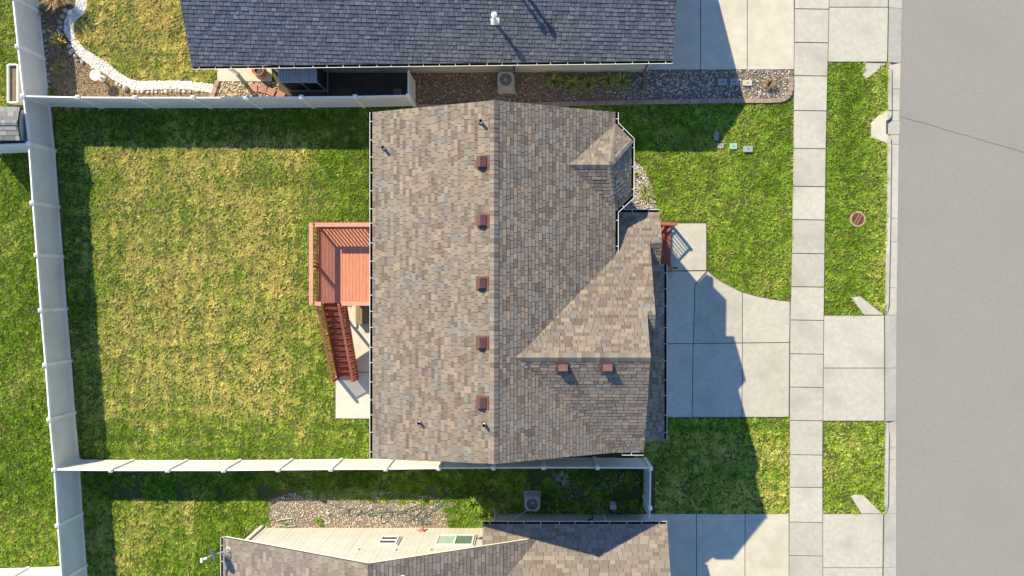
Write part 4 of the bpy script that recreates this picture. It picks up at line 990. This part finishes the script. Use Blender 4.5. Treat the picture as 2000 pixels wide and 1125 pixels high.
def boulder(px, py, r, pal, label, group, z=0.0, name='boulder'):
    x, y, _ = P(px, py); s = np.array([r]); V, F, C = stones_arrays(np.array([0.0]), np.array([0.0]), r * 0.35, s, pal, 0.7)
    # one subdivision for a rounder stone
    me = bpy.data.meshes.new(name); me.from_pydata([tuple(v) for v in V], [], [tuple(f) for f in F]); me.materials.append(M['rock'])
    ca = me.color_attributes.new('Col', 'FLOAT_COLOR', 'POINT'); ca.data.foreach_set('color', np.concatenate([C, np.ones((12, 1))], 1).astype(np.float32).ravel())
    o = bpy.data.objects.new(name, me); col.objects.link(o); o.location = (x, y, z)
    md = o.modifiers.new('round', 'SUBSURF'); md.levels = 1; md.render_levels = 1
    return tag(o, label, 'stone', group)
GREYS = [(0.30, 0.28, 0.26), (0.38, 0.36, 0.33), (0.44, 0.42, 0.385), (0.34, 0.33, 0.31)]
y = 36
while y < 188:
    x = 82 + (y - 36) * 0.085 + random.uniform(-1.5, 2.5) + (8 if random.random() < 0.15 else 0)
    r = random.uniform(0.07, 0.12); boulder(x + 3, y, r, GREYS, 'fist sized grey stone in the row along the foot of the upper left fence', 'stones along the fence foot'); y += r * 2 * SC * random.uniform(0.85, 1.2)
for px, py, r in ((131, 20, .13), (126, 32, .14), (121, 43, .12), (122, 53, .10), (119, 61, .13), (125, 67, .10), (139, 90, .10), (143, 101, .16), (152, 109, .11), (155, 118, .08), (165, 121, .10), (185, 132, .08)):
    boulder(px - 3, py + 1, r * 1.3, GREYS + [(0.55, 0.50, 0.45), (0.42, 0.33, 0.26)], 'rounded stone lining the mulch side of the white stone ribbon curve', 'stones lining the ribbon curve')
for px in range(262, 404, 9):
    boulder(px + random.uniform(-2, 2), 180.0 + random.uniform(-1.5, 1.5) - (1.5 if px > 300 else 0), random.uniform(.08, .13), [(0.52, 0.47, 0.40), (0.44, 0.39, 0.33), (0.58, 0.54, 0.48)], 'cream stone in the straight row beside the white ribbon above the fence', 'stones lining the straight ribbon')
for px, py, r, lb in ((229, 164, .11, 'small pinkish stone nearest the bird bath where the ribbon bends'), (235, 168, .10, 'small pale stone just left of the big flat stone at the ribbon bend'), (246, 173, .21, 'big flat pinkish stone where the white ribbon straightens')):
    boulder(px, py, r, [(0.52, 0.46, 0.40), (0.46, 0.40, 0.35)], lb, 'stones at the ribbon bend')
boulder(137, 24, 0.15, WHITE, 'big white boulder at the top of the stone ribbon', None)

def tuft(name, px, py, label, cat, n, ln, h, w, cols, spread=0.06, group=None, z=0.0, stem=True, flop=1.0):
    x, y, _ = P(px, py); V, F, C = [], [], []; cols = [np.array(c) for c in cols]
    for i in range(n):
        a = random.uniform(0, 6.283); r = abs(random.gauss(0, spread)); L = ln * random.uniform(0.55, 1.1); H = h * random.uniform(0.5, 1.1); ww = w * random.uniform(0.6, 1.2)
        a2 = a + random.gauss(0, 0.5); bx, by = r * math.cos(a), r * math.sin(a); sx, sy = -math.sin(a2) * ww, math.cos(a2) * ww
        c = cols[random.randrange(len(cols))] * random.uniform(0.75, 1.25); b = len(V)
        mx, my, mz = bx + math.cos(a2) * L * 0.45, by + math.sin(a2) * L * 0.45, H * 0.85
        tx, ty, tz = bx + math.cos(a2) * L, by + math.sin(a2) * L, H * (1.0 if flop < 0.5 else 0.75)
        V += [(bx - sx * .5, by - sy * .5, 0), (bx + sx * .5, by + sy * .5, 0), (mx + sx, my + sy, mz), (mx - sx, my - sy, mz), (tx, ty, tz)]
        F += [(b, b + 1, b + 2, b + 3), (b + 3, b + 2, b + 4)]; C += [(*c, 1)] * 5
    me = bpy.data.meshes.new(name); me.from_pydata(V, [], F); me.materials.append(M['grass'])
    ca = me.color_attributes.new('Col', 'FLOAT_COLOR', 'POINT'); ca.data.foreach_set('color', np.array(C, np.float32).ravel())
    root = thing(name, (x, y, z), label, cat, group)
    o = bpy.data.objects.new('leaves', me); col.objects.link(o); o.parent = root
    MB().cyl((x, y, z - 0.03), spread * 0.9 + 0.01, 0.06, 8, r2=spread * 0.5).build('crown_base', M['soil'], root)
    return root
LG = [(0.20, 0.26, 0.05), (0.30, 0.32, 0.09), (0.13, 0.20, 0.04), (0.38, 0.34, 0.12)]
for (px, py), lb in zip(((1083, 160), (1117, 164), (1150, 166), (1188, 158), (1216, 160)), ('leftmost of the yellow green perennials in the stone bed', 'second yellow green perennial from the air conditioner', 'small middle perennial in the row of five on the stone bed', 'fourth bushy perennial from the air conditioner', 'rightmost perennial of the row, nearest the downspout')):
    tuft('perennial_plant', px, py, lb, 'plant', 95, 0.36, 0.30, 0.022, LG, 0.10, 'perennials in the stone bed')
tuft('ornamental_grass', 1501, 166, 'dry tan clump of ornamental grass among cobbles by the sidewalk', 'plant', 130, 0.28, 0.34, 0.012, [(0.34, 0.23, 0.12), (0.42, 0.30, 0.16), (0.24, 0.15, 0.08)], 0.07)
tuft('ornamental_grass', 128, 6, 'tall dried ornamental grass clump at the top of the mulch bed', 'plant', 230, 0.62, 1.15, 0.012, [(0.42, 0.30, 0.18), (0.50, 0.38, 0.24), (0.32, 0.21, 0.12), (0.46, 0.34, 0.16)], 0.10, flop=0)
tuft('shrub_plant', 123, 82, 'yellow leaved perennial in the shaded mulch beside the fence', 'plant', 42, 0.24, 0.62, 0.035, [(0.62, 0.48, 0.10), (0.55, 0.40, 0.07), (0.50, 0.46, 0.14)], 0.09, flop=0)
tuft('grass_clump', 121, 134, 'faded golden grass clump in the mulch bed', 'plant', 90, 0.38, 0.32, 0.012, [(0.40, 0.32, 0.10), (0.28, 0.26, 0.07), (0.46, 0.36, 0.14)], 0.08)
tuft('grass_clump', 86, 22, 'grey green arching clump against the upper left fence', 'plant', 60, 0.30, 0.30, 0.016, [(0.22, 0.27, 0.16), (0.28, 0.32, 0.20)], 0.06)
tuft('grass_clump', 104, 181, 'small green clump in the fence corner of the mulch bed', 'plant', 50, 0.24, 0.25, 0.015, [(0.12, 0.20, 0.04), (0.20, 0.26, 0.06)], 0.06)
tuft('shrub_plant', 1243, 340, 'small yellow plant in the crescent bed nearest the bay corner', 'plant', 30, 0.16, 0.16, 0.018, LG, 0.05)
tuft('shrub_plant', 1262, 376, 'sprawling yellow green plant in the middle of the crescent bed', 'plant', 70, 0.30, 0.16, 0.018, LG, 0.12)

# bird bath
bxp, byp, _ = P(201, 154); bt = thing('bird_bath', (bxp, byp, 0), 'white stone bird bath on a pedestal in the mulch bed', 'bird bath')
MB().lathe((bxp, byp, 0), [(0.001, 0.05), (0.135, 0.05), (0.14, 0.03), (0.14, 0.0)][::-1] + [(0.07, 0.09), (0.05, 0.2), (0.05, 0.42), (0.09, 0.5)], 24).build('pedestal', M['stone_white'], bt, smooth=True)
MB().lathe((bxp, byp, 0.48), [(0.02, 0.0), (0.16, 0.03), (0.235, 0.10), (0.24, 0.12), (0.215, 0.12), (0.14, 0.07), (0.001, 0.05)], 28).build('bowl', M['stone_white'], bt, smooth=True)

# side yard of the blue house
np_ = sheet('patio', [(424, 100), (532, 100), (532, 160), (424, 160)], -0.002, M['joint'], 'cream concrete patio beside the blue roofed house', 'patio')
slab(np_, [(424, 100), (532, 100), (532, 160), (424, 160)], mat='concrete_warm')
syard = [(418, 160), (532, 160), (545, 160), (545, 206), (412, 206)]
sheet('gravel_bed', syard, 0.0, M['bed_soil'], 'stone bed holding the red stepping pavers below the cream patio', 'gravel bed')
gravel('tan_cobbles', XY(syard), 'tan and cream river stones around the red pavers', 230, 0.03, 0.065, PEB_TAN)
sheet('gravel_bed', [(545, 130), (806, 130), (806, 206), (545, 206)], 0.0, M['soil'], 'dark bare soil strip behind the fence in the side yard', 'soil')
gravel('soil_pebbles', XY([(545, 135), (804, 135), (804, 205), (545, 205)]), 'dark scattered pebbles on the bare soil of the side yard', 120, 0.012, 0.035, [(0.10, 0.075, 0.05), (0.16, 0.12, 0.085), (0.22, 0.17, 0.12)])
be = thing('border_edging', P(421, 175), 'short column of edging bricks at the end of the white ribbon', 'edging')
for i in range(3):
    p = P(424 - i * 4.0, 164 + i * 12.5); MB().box((p[0], p[1], 0.04), (0.17, 0.27, 0.12), -0.3).build('brick', M['brick_border'], be)
for px, py, a, lb in ((496, 173, 0.0, 'square red stepping paver nearest the cream patio edge'), (514, 175, -0.28, 'tilted red stepping paver in the middle of the row'), (530, 180, -0.42, 'most tilted red stepping paver beside the metal cabinet'), (549, 186, -0.5, 'red stepping paver in the shadow of the metal cabinet'), (777, 181, 0.05, 'lone dark red paver near the short gate fence')):
    p = P(px, py); o = MB().box((p[0], p[1], 0.05), (0.34, 0.30, 0.06), a).build('stepping_paver', M['paver_red'], loc=(p[0], p[1], 0.02)); tag(o, lb, 'paver', 'red stepping pavers')
# metal storage cabinet
cx0, cx1 = P(543, 0, 1.6)[0], P(619, 0, 1.6)[0]; cy0 = P(0, 160, 1.6)[1]; cy1 = cy0 + 0.82
cbt = thing('storage_cabinet', ((cx0 + cx1) / 2, cy0, 0), 'grey metal storage cabinet with corrugated roof and dark doors by the wall', 'cabinet')
MB().box(((cx0 + cx1) / 2, (cy0 + cy1) / 2, 0.78), (cx1 - cx0 - 0.08, cy1 - cy0 - 0.08, 1.5)).build('body', M['panel_black'], cbt)
m = MB(); n = 27; vs = []; 
for i in range(n):
    x = cx0 + (cx1 - cx0) * i / (n - 1); zz_ = 0.012 * (1 if i % 2 else -1)
    vs += [(x, cy0 - 0.02, 1.58 + zz_), (x, cy1, 1.66 + zz_)]
m.add(vs, [(2 * i, 2 * i + 2, 2 * i + 3, 2 * i + 1) for i in range(n - 1)]); m.build('roof_sheet', M['corrugated'], cbt)
fr = MB(); ym = cy0 + 0.03
for x in (cx0 + 0.04, (cx0 * 0.45 + cx1 * 0.55), cx1 - 0.04): fr.box((x, ym, 0.79), (0.045, 0.04, 1.54))
fr.box(((cx0 + cx1) / 2, ym - 0.005, 0.04), (cx1 - cx0, 0.04, 0.05)).box(((cx0 + cx1) / 2, cy0 - 0.01, 1.57), (cx1 - cx0 + 0.03, 0.03, 0.05))
fr.box((cx1 + 0.03, (cy0 + cy1) / 2, 0.05), (0.05, 0.9, 0.06))
fr.build('frame', M['frame_grey'], cbt)
for k in range(14):
    x = cx0 + 0.1 + k * (cx1 - cx0 - 0.2) / 13; MB().box((x, cy0 + 0.035, 0.79), (0.06, 0.02, 1.44)).build('door_slat', M['panel_black'], cbt)
# terracotta chiminea
p = P(513, 143); ch = thing('clay_planter', (p[0], p[1], 0.03), 'round reddish clay pot with dark opening on the cream patio', 'pot')
MB().lathe((p[0], p[1], 0.03), [(0.14, 0.0), (0.22, 0.08), (0.27, 0.22), (0.25, 0.34), (0.20, 0.42), (0.23, 0.46), (0.19, 0.46), (0.17, 0.40)], 22).build('body', M['clay'], ch, smooth=True)
MB().cyl((p[0], p[1], 0.36), 0.19, 0.05, 20).build('inner_fill', M['metal_dark'], ch)  # near-black disc set in the mouth as the pot's dark opening
MB().lathe((p[0] - 0.26, p[1] + 0.05, 0.03), [(0.08, 0.0), (0.13, 0.1), (0.14, 0.2), (0.11, 0.2), (0.09, 0.12)], 16).build('side_pot', M['clay'], ch, smooth=True)
# air conditioners
def ac(px, py, label, w=0.66, h=0.84):
    x, y, _ = P(px, py); r = thing('air_conditioner', (x, y, 0), label, 'air conditioner', 'outdoor air conditioner units')
    MB().box((x, y, 0.04), (w + 0.12, w + 0.12, 0.08)).build('pad', M['concrete'], r)
    m = MB(); hw = w / 2; ch_ = 0.07
    octo = [(hw - ch_, -hw), (hw, -hw + ch_), (hw, hw - ch_), (hw - ch_, hw), (-hw + ch_, hw), (-hw, hw - ch_), (-hw, -hw + ch_), (-hw + ch_, -hw)]
    m.prism([(x + a, y + b) for a, b in octo], 0.08, h - 0.12); m.build('cabinet', M['ac_paint'], r)
    for k in range(9):
        z = 0.14 + k * (h - 0.34) / 8
        MB().prism([(x + a * 1.015, y + b * 1.015) for a, b in octo], z, z + 0.022).build('louvre', M['ac_paint'], r)
    m = MB(); R0 = w * 0.395; n = 32
    ring = [(x + R0 * math.cos(2 * math.pi * i / n), y + R0 * math.sin(2 * math.pi * i / n)) for i in range(n)]
    outer = []
    for i in range(n):
        a = 2 * math.pi * i / n; c_, s__ = math.cos(a), math.sin(a); k = (hw + 0.01) / max(abs(c_), abs(s__)); k = min(k, (hw * 2 - ch_) / (abs(c_) + abs(s__)) * 1.0)
        outer.append((x + k * c_, y + k * s__))
    zt = h; vs = [(a, b, zt) for a, b in outer] + [(a, b, zt) for a, b in ring] + [(a, b, zt - 0.16) for a, b in outer] + [(a, b, zt - 0.2) for a, b in ring]
    m.add(vs, [(i, (i + 1) % n, n + (i + 1) % n, n + i) for i in range(n)] + [(2 * n + i, 2 * n + (i + 1) % n, (i + 1) % n, i) for i in range(n)]); m.build('top_panel', M['ac_paint'], r)
    m = MB(); m.lathe((x, y, 0), [(R0, zt), (R0, zt - 0.25), (0.001, zt - 0.25)], n); m.build('fan_well', M['metal_dark'], r)
    m = MB()
    for k in range(3):
        a = k * 2.094 + 0.4; d = Vector((math.cos(a), math.sin(a), 0)); s2 = Vector((-d.y, d.x, 0)); cc = Vector((x, y, zt - 0.17))
        m.add([cc + d * 0.05 - s2 * 0.05, cc + d * R0 * 0.9 - s2 * 0.10 + ZZ * 0.0, cc + d * R0 * 0.9 + s2 * 0.10 + ZZ * 0.07, cc + d * 0.05 + s2 * 0.05 + ZZ * 0.03], [(0, 1, 2, 3)])
    m.build('fan_blades', M['metal_dark'], r)
    m = MB()
    for rr in (0.35, 0.6, 0.85): m.lathe((x, y, zt - 0.01), [(R0 * rr - 0.004, 0), (R0 * rr + 0.004, 0)], n)
    for k in range(8):
        a = k * math.pi / 4; d = Vector((math.cos(a), math.sin(a), 0)); m.beam(Vector((x, y, zt - 0.006)) + d * 0.04, Vector((x, y, zt - 0.006)) + d * R0, 0.006, 0.006)
    m.build('grille', M['metal_dark'], r)
    MB().cyl((x, y, zt - 0.14), 0.07, 0.10, 16).build('fan_hub', M['metal'], r)
ac(989, 166, 'tan air conditioner unit in the stone bed below the blue roof', 0.64, 0.9)
ac(1040, 974, 'grey air conditioner unit in the shaded lower side yard', 0.60, 0.8)
# utility lids
def lid(px, py, w, d, mat, label, h=0.05, rz=0.0, z=0.0, name='utility_lid'):
    p = P(px, py); o = thing(name, (p[0], p[1], z), label, 'utility cover', 'utility covers near the sidewalk')
    MB().box((p[0], p[1], z + h / 2), (w, d, h), rz).build('box', M['lid_grey'], o)
    MB().prism([(p[0] + a * w * 0.47, p[1] + b * d * 0.47) for a, b in ((-1, -.7), (-.8, -1), (.8, -1), (1, -.7), (1, .7), (.8, 1), (-.8, 1), (-1, .7))], z + h, z + h + 0.02, bev=0.006).build('lid', M[mat], o)
    MB().box((p[0], p[1], z + h + 0.022), (w * 0.25, 0.03, 0.008)).build('handle', M['metal_dark'], o)
lid(1410, 161, 0.40, 0.28, 'lid_grey', 'leftmost grey utility cover in the cobbles of the stone bed', z=0.03)
lid(1434, 161, 0.40, 0.28, 'lid_grey', 'middle grey utility cover in the cobbles of the stone bed', z=0.03)
lid(1459, 163, 0.42, 0.26, 'lid_tan', 'sunlit tan utility cover in the cobbles of the stone bed', z=0.03)
lid(1399, 266, 0.20, 0.38, 'lid_grey', 'upright narrow blue grey cover in the shaded front lawn')
lid(1407, 285, 0.30, 0.22, 'lid_grey', 'small wide cover at the shadow tip on the front lawn')
lid(1432, 286, 0.34, 0.27, 'lid_green', 'pale green utility cover in the sunny front lawn')
lid(1460, 292, 0.42, 0.28, 'lid_grey', 'grey raised utility cover furthest right on the front lawn', h=0.12)

# left neighbour: grey shed and planter box
sx1 = P(39, 0, 2.1)[0]; sy1 = P(0, 209, 2.1)[1]; sy0 = P(0, 274, 2.1)[1]
shd = thing('shed', (sx1 - 1.2, (sy0 + sy1) / 2, 0), 'small grey shingled garden shed at the left picture edge', 'shed')
MB().box((sx1 - 1.25 + 0.0, (sy0 + sy1) / 2, 0.98), (2.3, sy1 - sy0 - 0.12, 1.98)).build('wall', M['siding_grey'], shd)
rr = Roof(shd, PAL_GREY, 0.2, 0.02, (0.3, 0.6)); ymid = (sy0 + sy1) / 2; hr = 0.18; hs = (sy1 - sy0) / 2
for s in (1, -1):
    pl = (2.1 + hr + s * (hr / hs) * ymid, 0, -s * hr / hs)
    ye = sy1 if s > 0 else sy0
    f_ = lambda X, Y: (X, Y, pl[0] + pl[2] * Y)
    rr.plane([f_(sx1 - 2.5, ymid), f_(sx1, ymid), f_(sx1, ye), f_(sx1 - 2.5, ye)], pl, seed=61 + s)
rr.cap((sx1 - 2.5, ymid, 2.1 + hr), (sx1, ymid, 2.1 + hr), w=0.2, drop=0.03); rr.finish(60)
a, b = P(27, 131), P(46, 204)
pb = thing('planter_box', ((a[0] + b[0]) / 2, (a[1] + b[1]) / 2, 0), 'long white planter box against the outside of the left fence', 'planter')
for (cx, cy, dx, dy) in ((a[0], (a[1] + b[1]) / 2, .06, a[1] - b[1]), (b[0], (a[1] + b[1]) / 2, .06, a[1] - b[1]), ((a[0] + b[0]) / 2, a[1], b[0] - a[0] - .06, .06), ((a[0] + b[0]) / 2, b[1], b[0] - a[0] - .06, .06)):
    MB().box((cx, cy, 0.2), (dx, dy, 0.42)).build('side_board', M['trim_white'], pb)
MB().box(((a[0] + b[0]) / 2, (a[1] + b[1]) / 2, 0.15), (b[0] - a[0] - .06, a[1] - b[1] - .06, 0.28)).build('inner_fill', M['bed_soil'], pb)

# lower side yard: gravel, hose
sgr = [(522, 985), (545, 968), (600, 958), (680, 955), (800, 962), (880, 975), (950, 985), (950, 1034), (470, 1034), (528, 1020)]
gravel('side_gravel', XY(sgr), 'pinkish pebbles in the sunny strip below the lower fence', 380, 0.016, 0.042, PEB_PINK, keep=lambda x, y: (x < P(870, 0)[0]) & (fbm(x, y, 1.5, 201) > 0.25) | (rng.random(len(x)) < 0.25))
sheet('gravel_bed', [(524, 972), (880, 972), (900, 1031), (520, 1031)], 0.0, M['bed_soil'], 'bare earth strip under the pinkish pebbles beside the siding wall', 'gravel bed')
gravel('shade_gravel', XY([(855, 925), (1255, 925), (1255, 1003), (960, 1003), (940, 985), (855, 960)]), 'pale pebbles strewn in patches over the shaded lower side yard', 170, 0.014, 0.042, PEB_PALE + PEB_PINK, keep=lambda x, y: fbm(x, y, 0.85, 305) + 0.25 * (y < -9.4) > 0.53)
hp = [(582, 964), (600, 968), (625, 978), (650, 986), (680, 995), (672, 1002), (676, 1008), (684, 1005), (680, 994), (700, 993), (706, 998), (695, 1004), (715, 1000), (735, 990), (748, 990), (756, 995), (745, 1001), (730, 1006), (718, 1004), (740, 1000), (765, 998), (762, 1010), (750, 1021), (744, 1012), (752, 999), (790, 997), (802, 990), (820, 988), (832, 995), (828, 1010), (812, 1016), (800, 1006), (806, 995), (828, 991), (815, 1004), (800, 1015), (786, 1017), (775, 1006), (790, 1000), (830, 1012), (848, 992), (868, 978), (850, 994), (834, 1008), (822, 1020), (836, 1022), (838, 1017), (826, 1018), (822, 1030)]
def spline(pts, n=5):
    out = []; k = len(pts)
    for i in range(k - 1):
        p0, p1, p2, p3 = [Vector(pts[max(0, min(k - 1, j))]) for j in (i - 1, i, i + 1, i + 2)]
        for t in range(n):
            u = t / n; out.append(0.5 * ((2 * p1) + (p2 - p0) * u + (2 * p0 - 5 * p1 + 4 * p2 - p3) * u * u + (3 * p1 - p0 - 3 * p2 + p3) * u ** 3))
    return out
hpts = [Vector(P(x, y, 0)) for x, y in hp]; sp_ = spline(hpts, 5)
sp_ = [Vector((p.x, p.y, 0.05 + 0.02 * math.sin(i * 0.37))) for i, p in enumerate(sp_)]
ho = MB().tube(sp_, 0.015, 6).build('garden_hose', M['hose'], smooth=True, loc=tuple(sp_[0])); tag(ho, 'tangled dark green garden hose on the pinkish pebbles', 'hose')
st_ = MB().tube([P(540, 1017, .05), P(555, 1014, .06), P(572, 1012, .06)], 0.02, 6).tube([P(540, 1025, .05), P(560, 1028, .05), P(577, 1027, .05)], 0.016, 6).tube([P(572, 1012, .06), P(577, 1027, .05)], 0.015).build('wire_frame', M['frame_grey'], loc=P(558, 1020, 0.03)); tag(st_, 'bent thin metal wire frame on the pebbles near the downspout', 'wire')
st2 = boulder(642, 1002, 0.12, [(0.6, 0.55, 0.5)], 'single larger pale stone lying beside the hose', None, name='stone')
tuft('weed_clump', 624, 1018, 'small green weed in the pinkish pebbles below the windows', 'weed', 60, 0.16, 0.12, 0.02, [(0.12, 0.22, 0.03), (0.20, 0.28, 0.05)], 0.07)
tuft('weed_clump', 562, 1026, 'green weed beside the wire frame at the wall corner', 'weed', 40, 0.13, 0.10, 0.018, [(0.16, 0.25, 0.04)], 0.06)
tuft('weed_clump', 930, 985, 'tall green weedy clump beside the corner of the garage wall', 'weed', 120, 0.42, 0.5, 0.016, [(0.14, 0.23, 0.03), (0.22, 0.30, 0.05)], 0.14)
tuft('dead_branches', 1098, 934, 'pale dry twiggy branch lying in the shaded side yard', 'branch', 26, 0.42, 0.08, 0.02, [(0.5, 0.46, 0.40)], 0.05)

# ================================================================== lawns
cX, cY = P(420, 560)[:2]
def back_dry(x, y):
    ed = np.minimum(np.minimum((x - P(165, 0)[0]) / 3.0, (P(640, 0)[0] - x) / 2.2), np.minimum((y - P(0, 850)[1]) / 2.4, (P(0, 262)[1] - y) / 1.2))
    return np.clip(0.30 + 0.47 * np.clip(ed + 0.3, 0, 1), 0, 1)
back = [(108, 211), (790, 209), (790, 897), (158, 899)]
grass('back_lawn', XY(back), 'patchy yellow green lawn of the fenced back yard', back_dry, holes=[XY([(655, 598), (800, 598), (800, 819), (655, 819)])], streak=0.42, var=0.8)
front = [(806, 212), (1200, 205), (1540, 201), (1549, 194), (1547, 400), (1545, 560), (1544, 588), (1510, 583), (1480, 577.5), (1450, 569.5), (1420, 554.5), (1400, 543), (1383, 529), (1382, 435), (1200, 435), (1200, 300), (806, 300)]
grass('front_lawn', XY(front), 'green front lawn between the brown roofed house and the sidewalk', lambda x, y: 0.37 + 0.25 * (fbm(x, y, 0.5, 401) - 0.4), holes=[XY(bay_bed), XY([(1286, 430), (1381, 430), (1381, 530), (1286, 530)])], size=0.88, var=0.6)
grass('side_lawn', XY([(1215, 818), (1541, 817), (1540, 1002), (1281, 1002), (1279, 905), (1215, 880)]), 'front lawn patch between the middle and lower driveways', lambda x, y: np.where(y < -6.3, 0.55, 0.4), size=0.88, streak=0.3, var=0.7)
pk = [(ip(WALKR, y) + 1, y) for y in (123, 300, 450, 615)] + [(ip(CURBL, y), y) for y in (615, 450, 300, 123)]
grass('parkway_grass', XY(pk), 'grass strip between sidewalk and street above the middle driveway', lambda x, y: 0.36 + 0.28 * np.clip((x - 14.0) / 1.5, 0, 1), holes=[XY([(1700, 238), (1720, 222), (1737, 215), (1737, 282), (1700, 270)]), XY([(1691, 120), (1684, 147), (1690, 154), (1698, 151), (1731, 120)]), XY([(1661, 580), (1681, 579), (1729, 617), (1687, 617)]), XY([(1675 + 15.5 * math.cos(a), 428 + 15.5 * math.sin(a)) for a in np.linspace(0, 6.2, 16)])], size=0.9, var=0.6)
pk2 = [(ip(WALKR, y) + 1, y) for y in (824, 1002)] + [(ip(CURBL, y), y) for y in (1002, 824)]
grass('parkway_grass', XY(pk2), 'grass strip between sidewalk and street below the middle driveway', lambda x, y: 0.5 + 0 * x, holes=[XY([(1661, 969), (1668, 966), (1686, 967), (1726, 1005), (1682, 1005)])], size=0.88, var=0.7)
grass('corner_lawn', XY(nlawn), 'straw yellow lawn inside the white stone ribbon', lambda x, y: 0.74 + 0.14 * np.clip((y - 9.5), -1, 1), streak=0.5, var=0.8)
grass('left_lawn', XY([(-40, -60), (76, -60), (98, 208), (-40, 208)]), 'yellow green strip of lawn outside the fence at the upper left', 0.5, tuft=200)
grass('outer_lawn', XY([(-40, 297), (107, 297), (113, 400), (130, 605), (146, 820), (160, 1020), (168, 1116), (-40, 1116)]), 'lush green lawn outside the long left fence', lambda x, y: 0.34 + 0.05 * np.sin(y), size=0.92, tuft=200)
lowl = [(157, 905), (720, 905), (960, 905), (1262, 905), (1262, 1002), (960, 1002), (945, 1030), (880, 1030), (860, 985), (540, 968), (522, 985), (530, 1025), (500, 1032), (440, 1075), (440, 1180), (170, 1180)]
grass('lower_lawn', XY(lowl), 'rough lawn of the lower neighbour yard below the fence', lambda x, y: np.where((x < P(380, 0)[0]) & (y < -9.3), 0.55, 0.28), size=1.05, keep=lambda x, y: (fbm(x, y, 1.1, 501) > 0.36) | (y < -9.3))
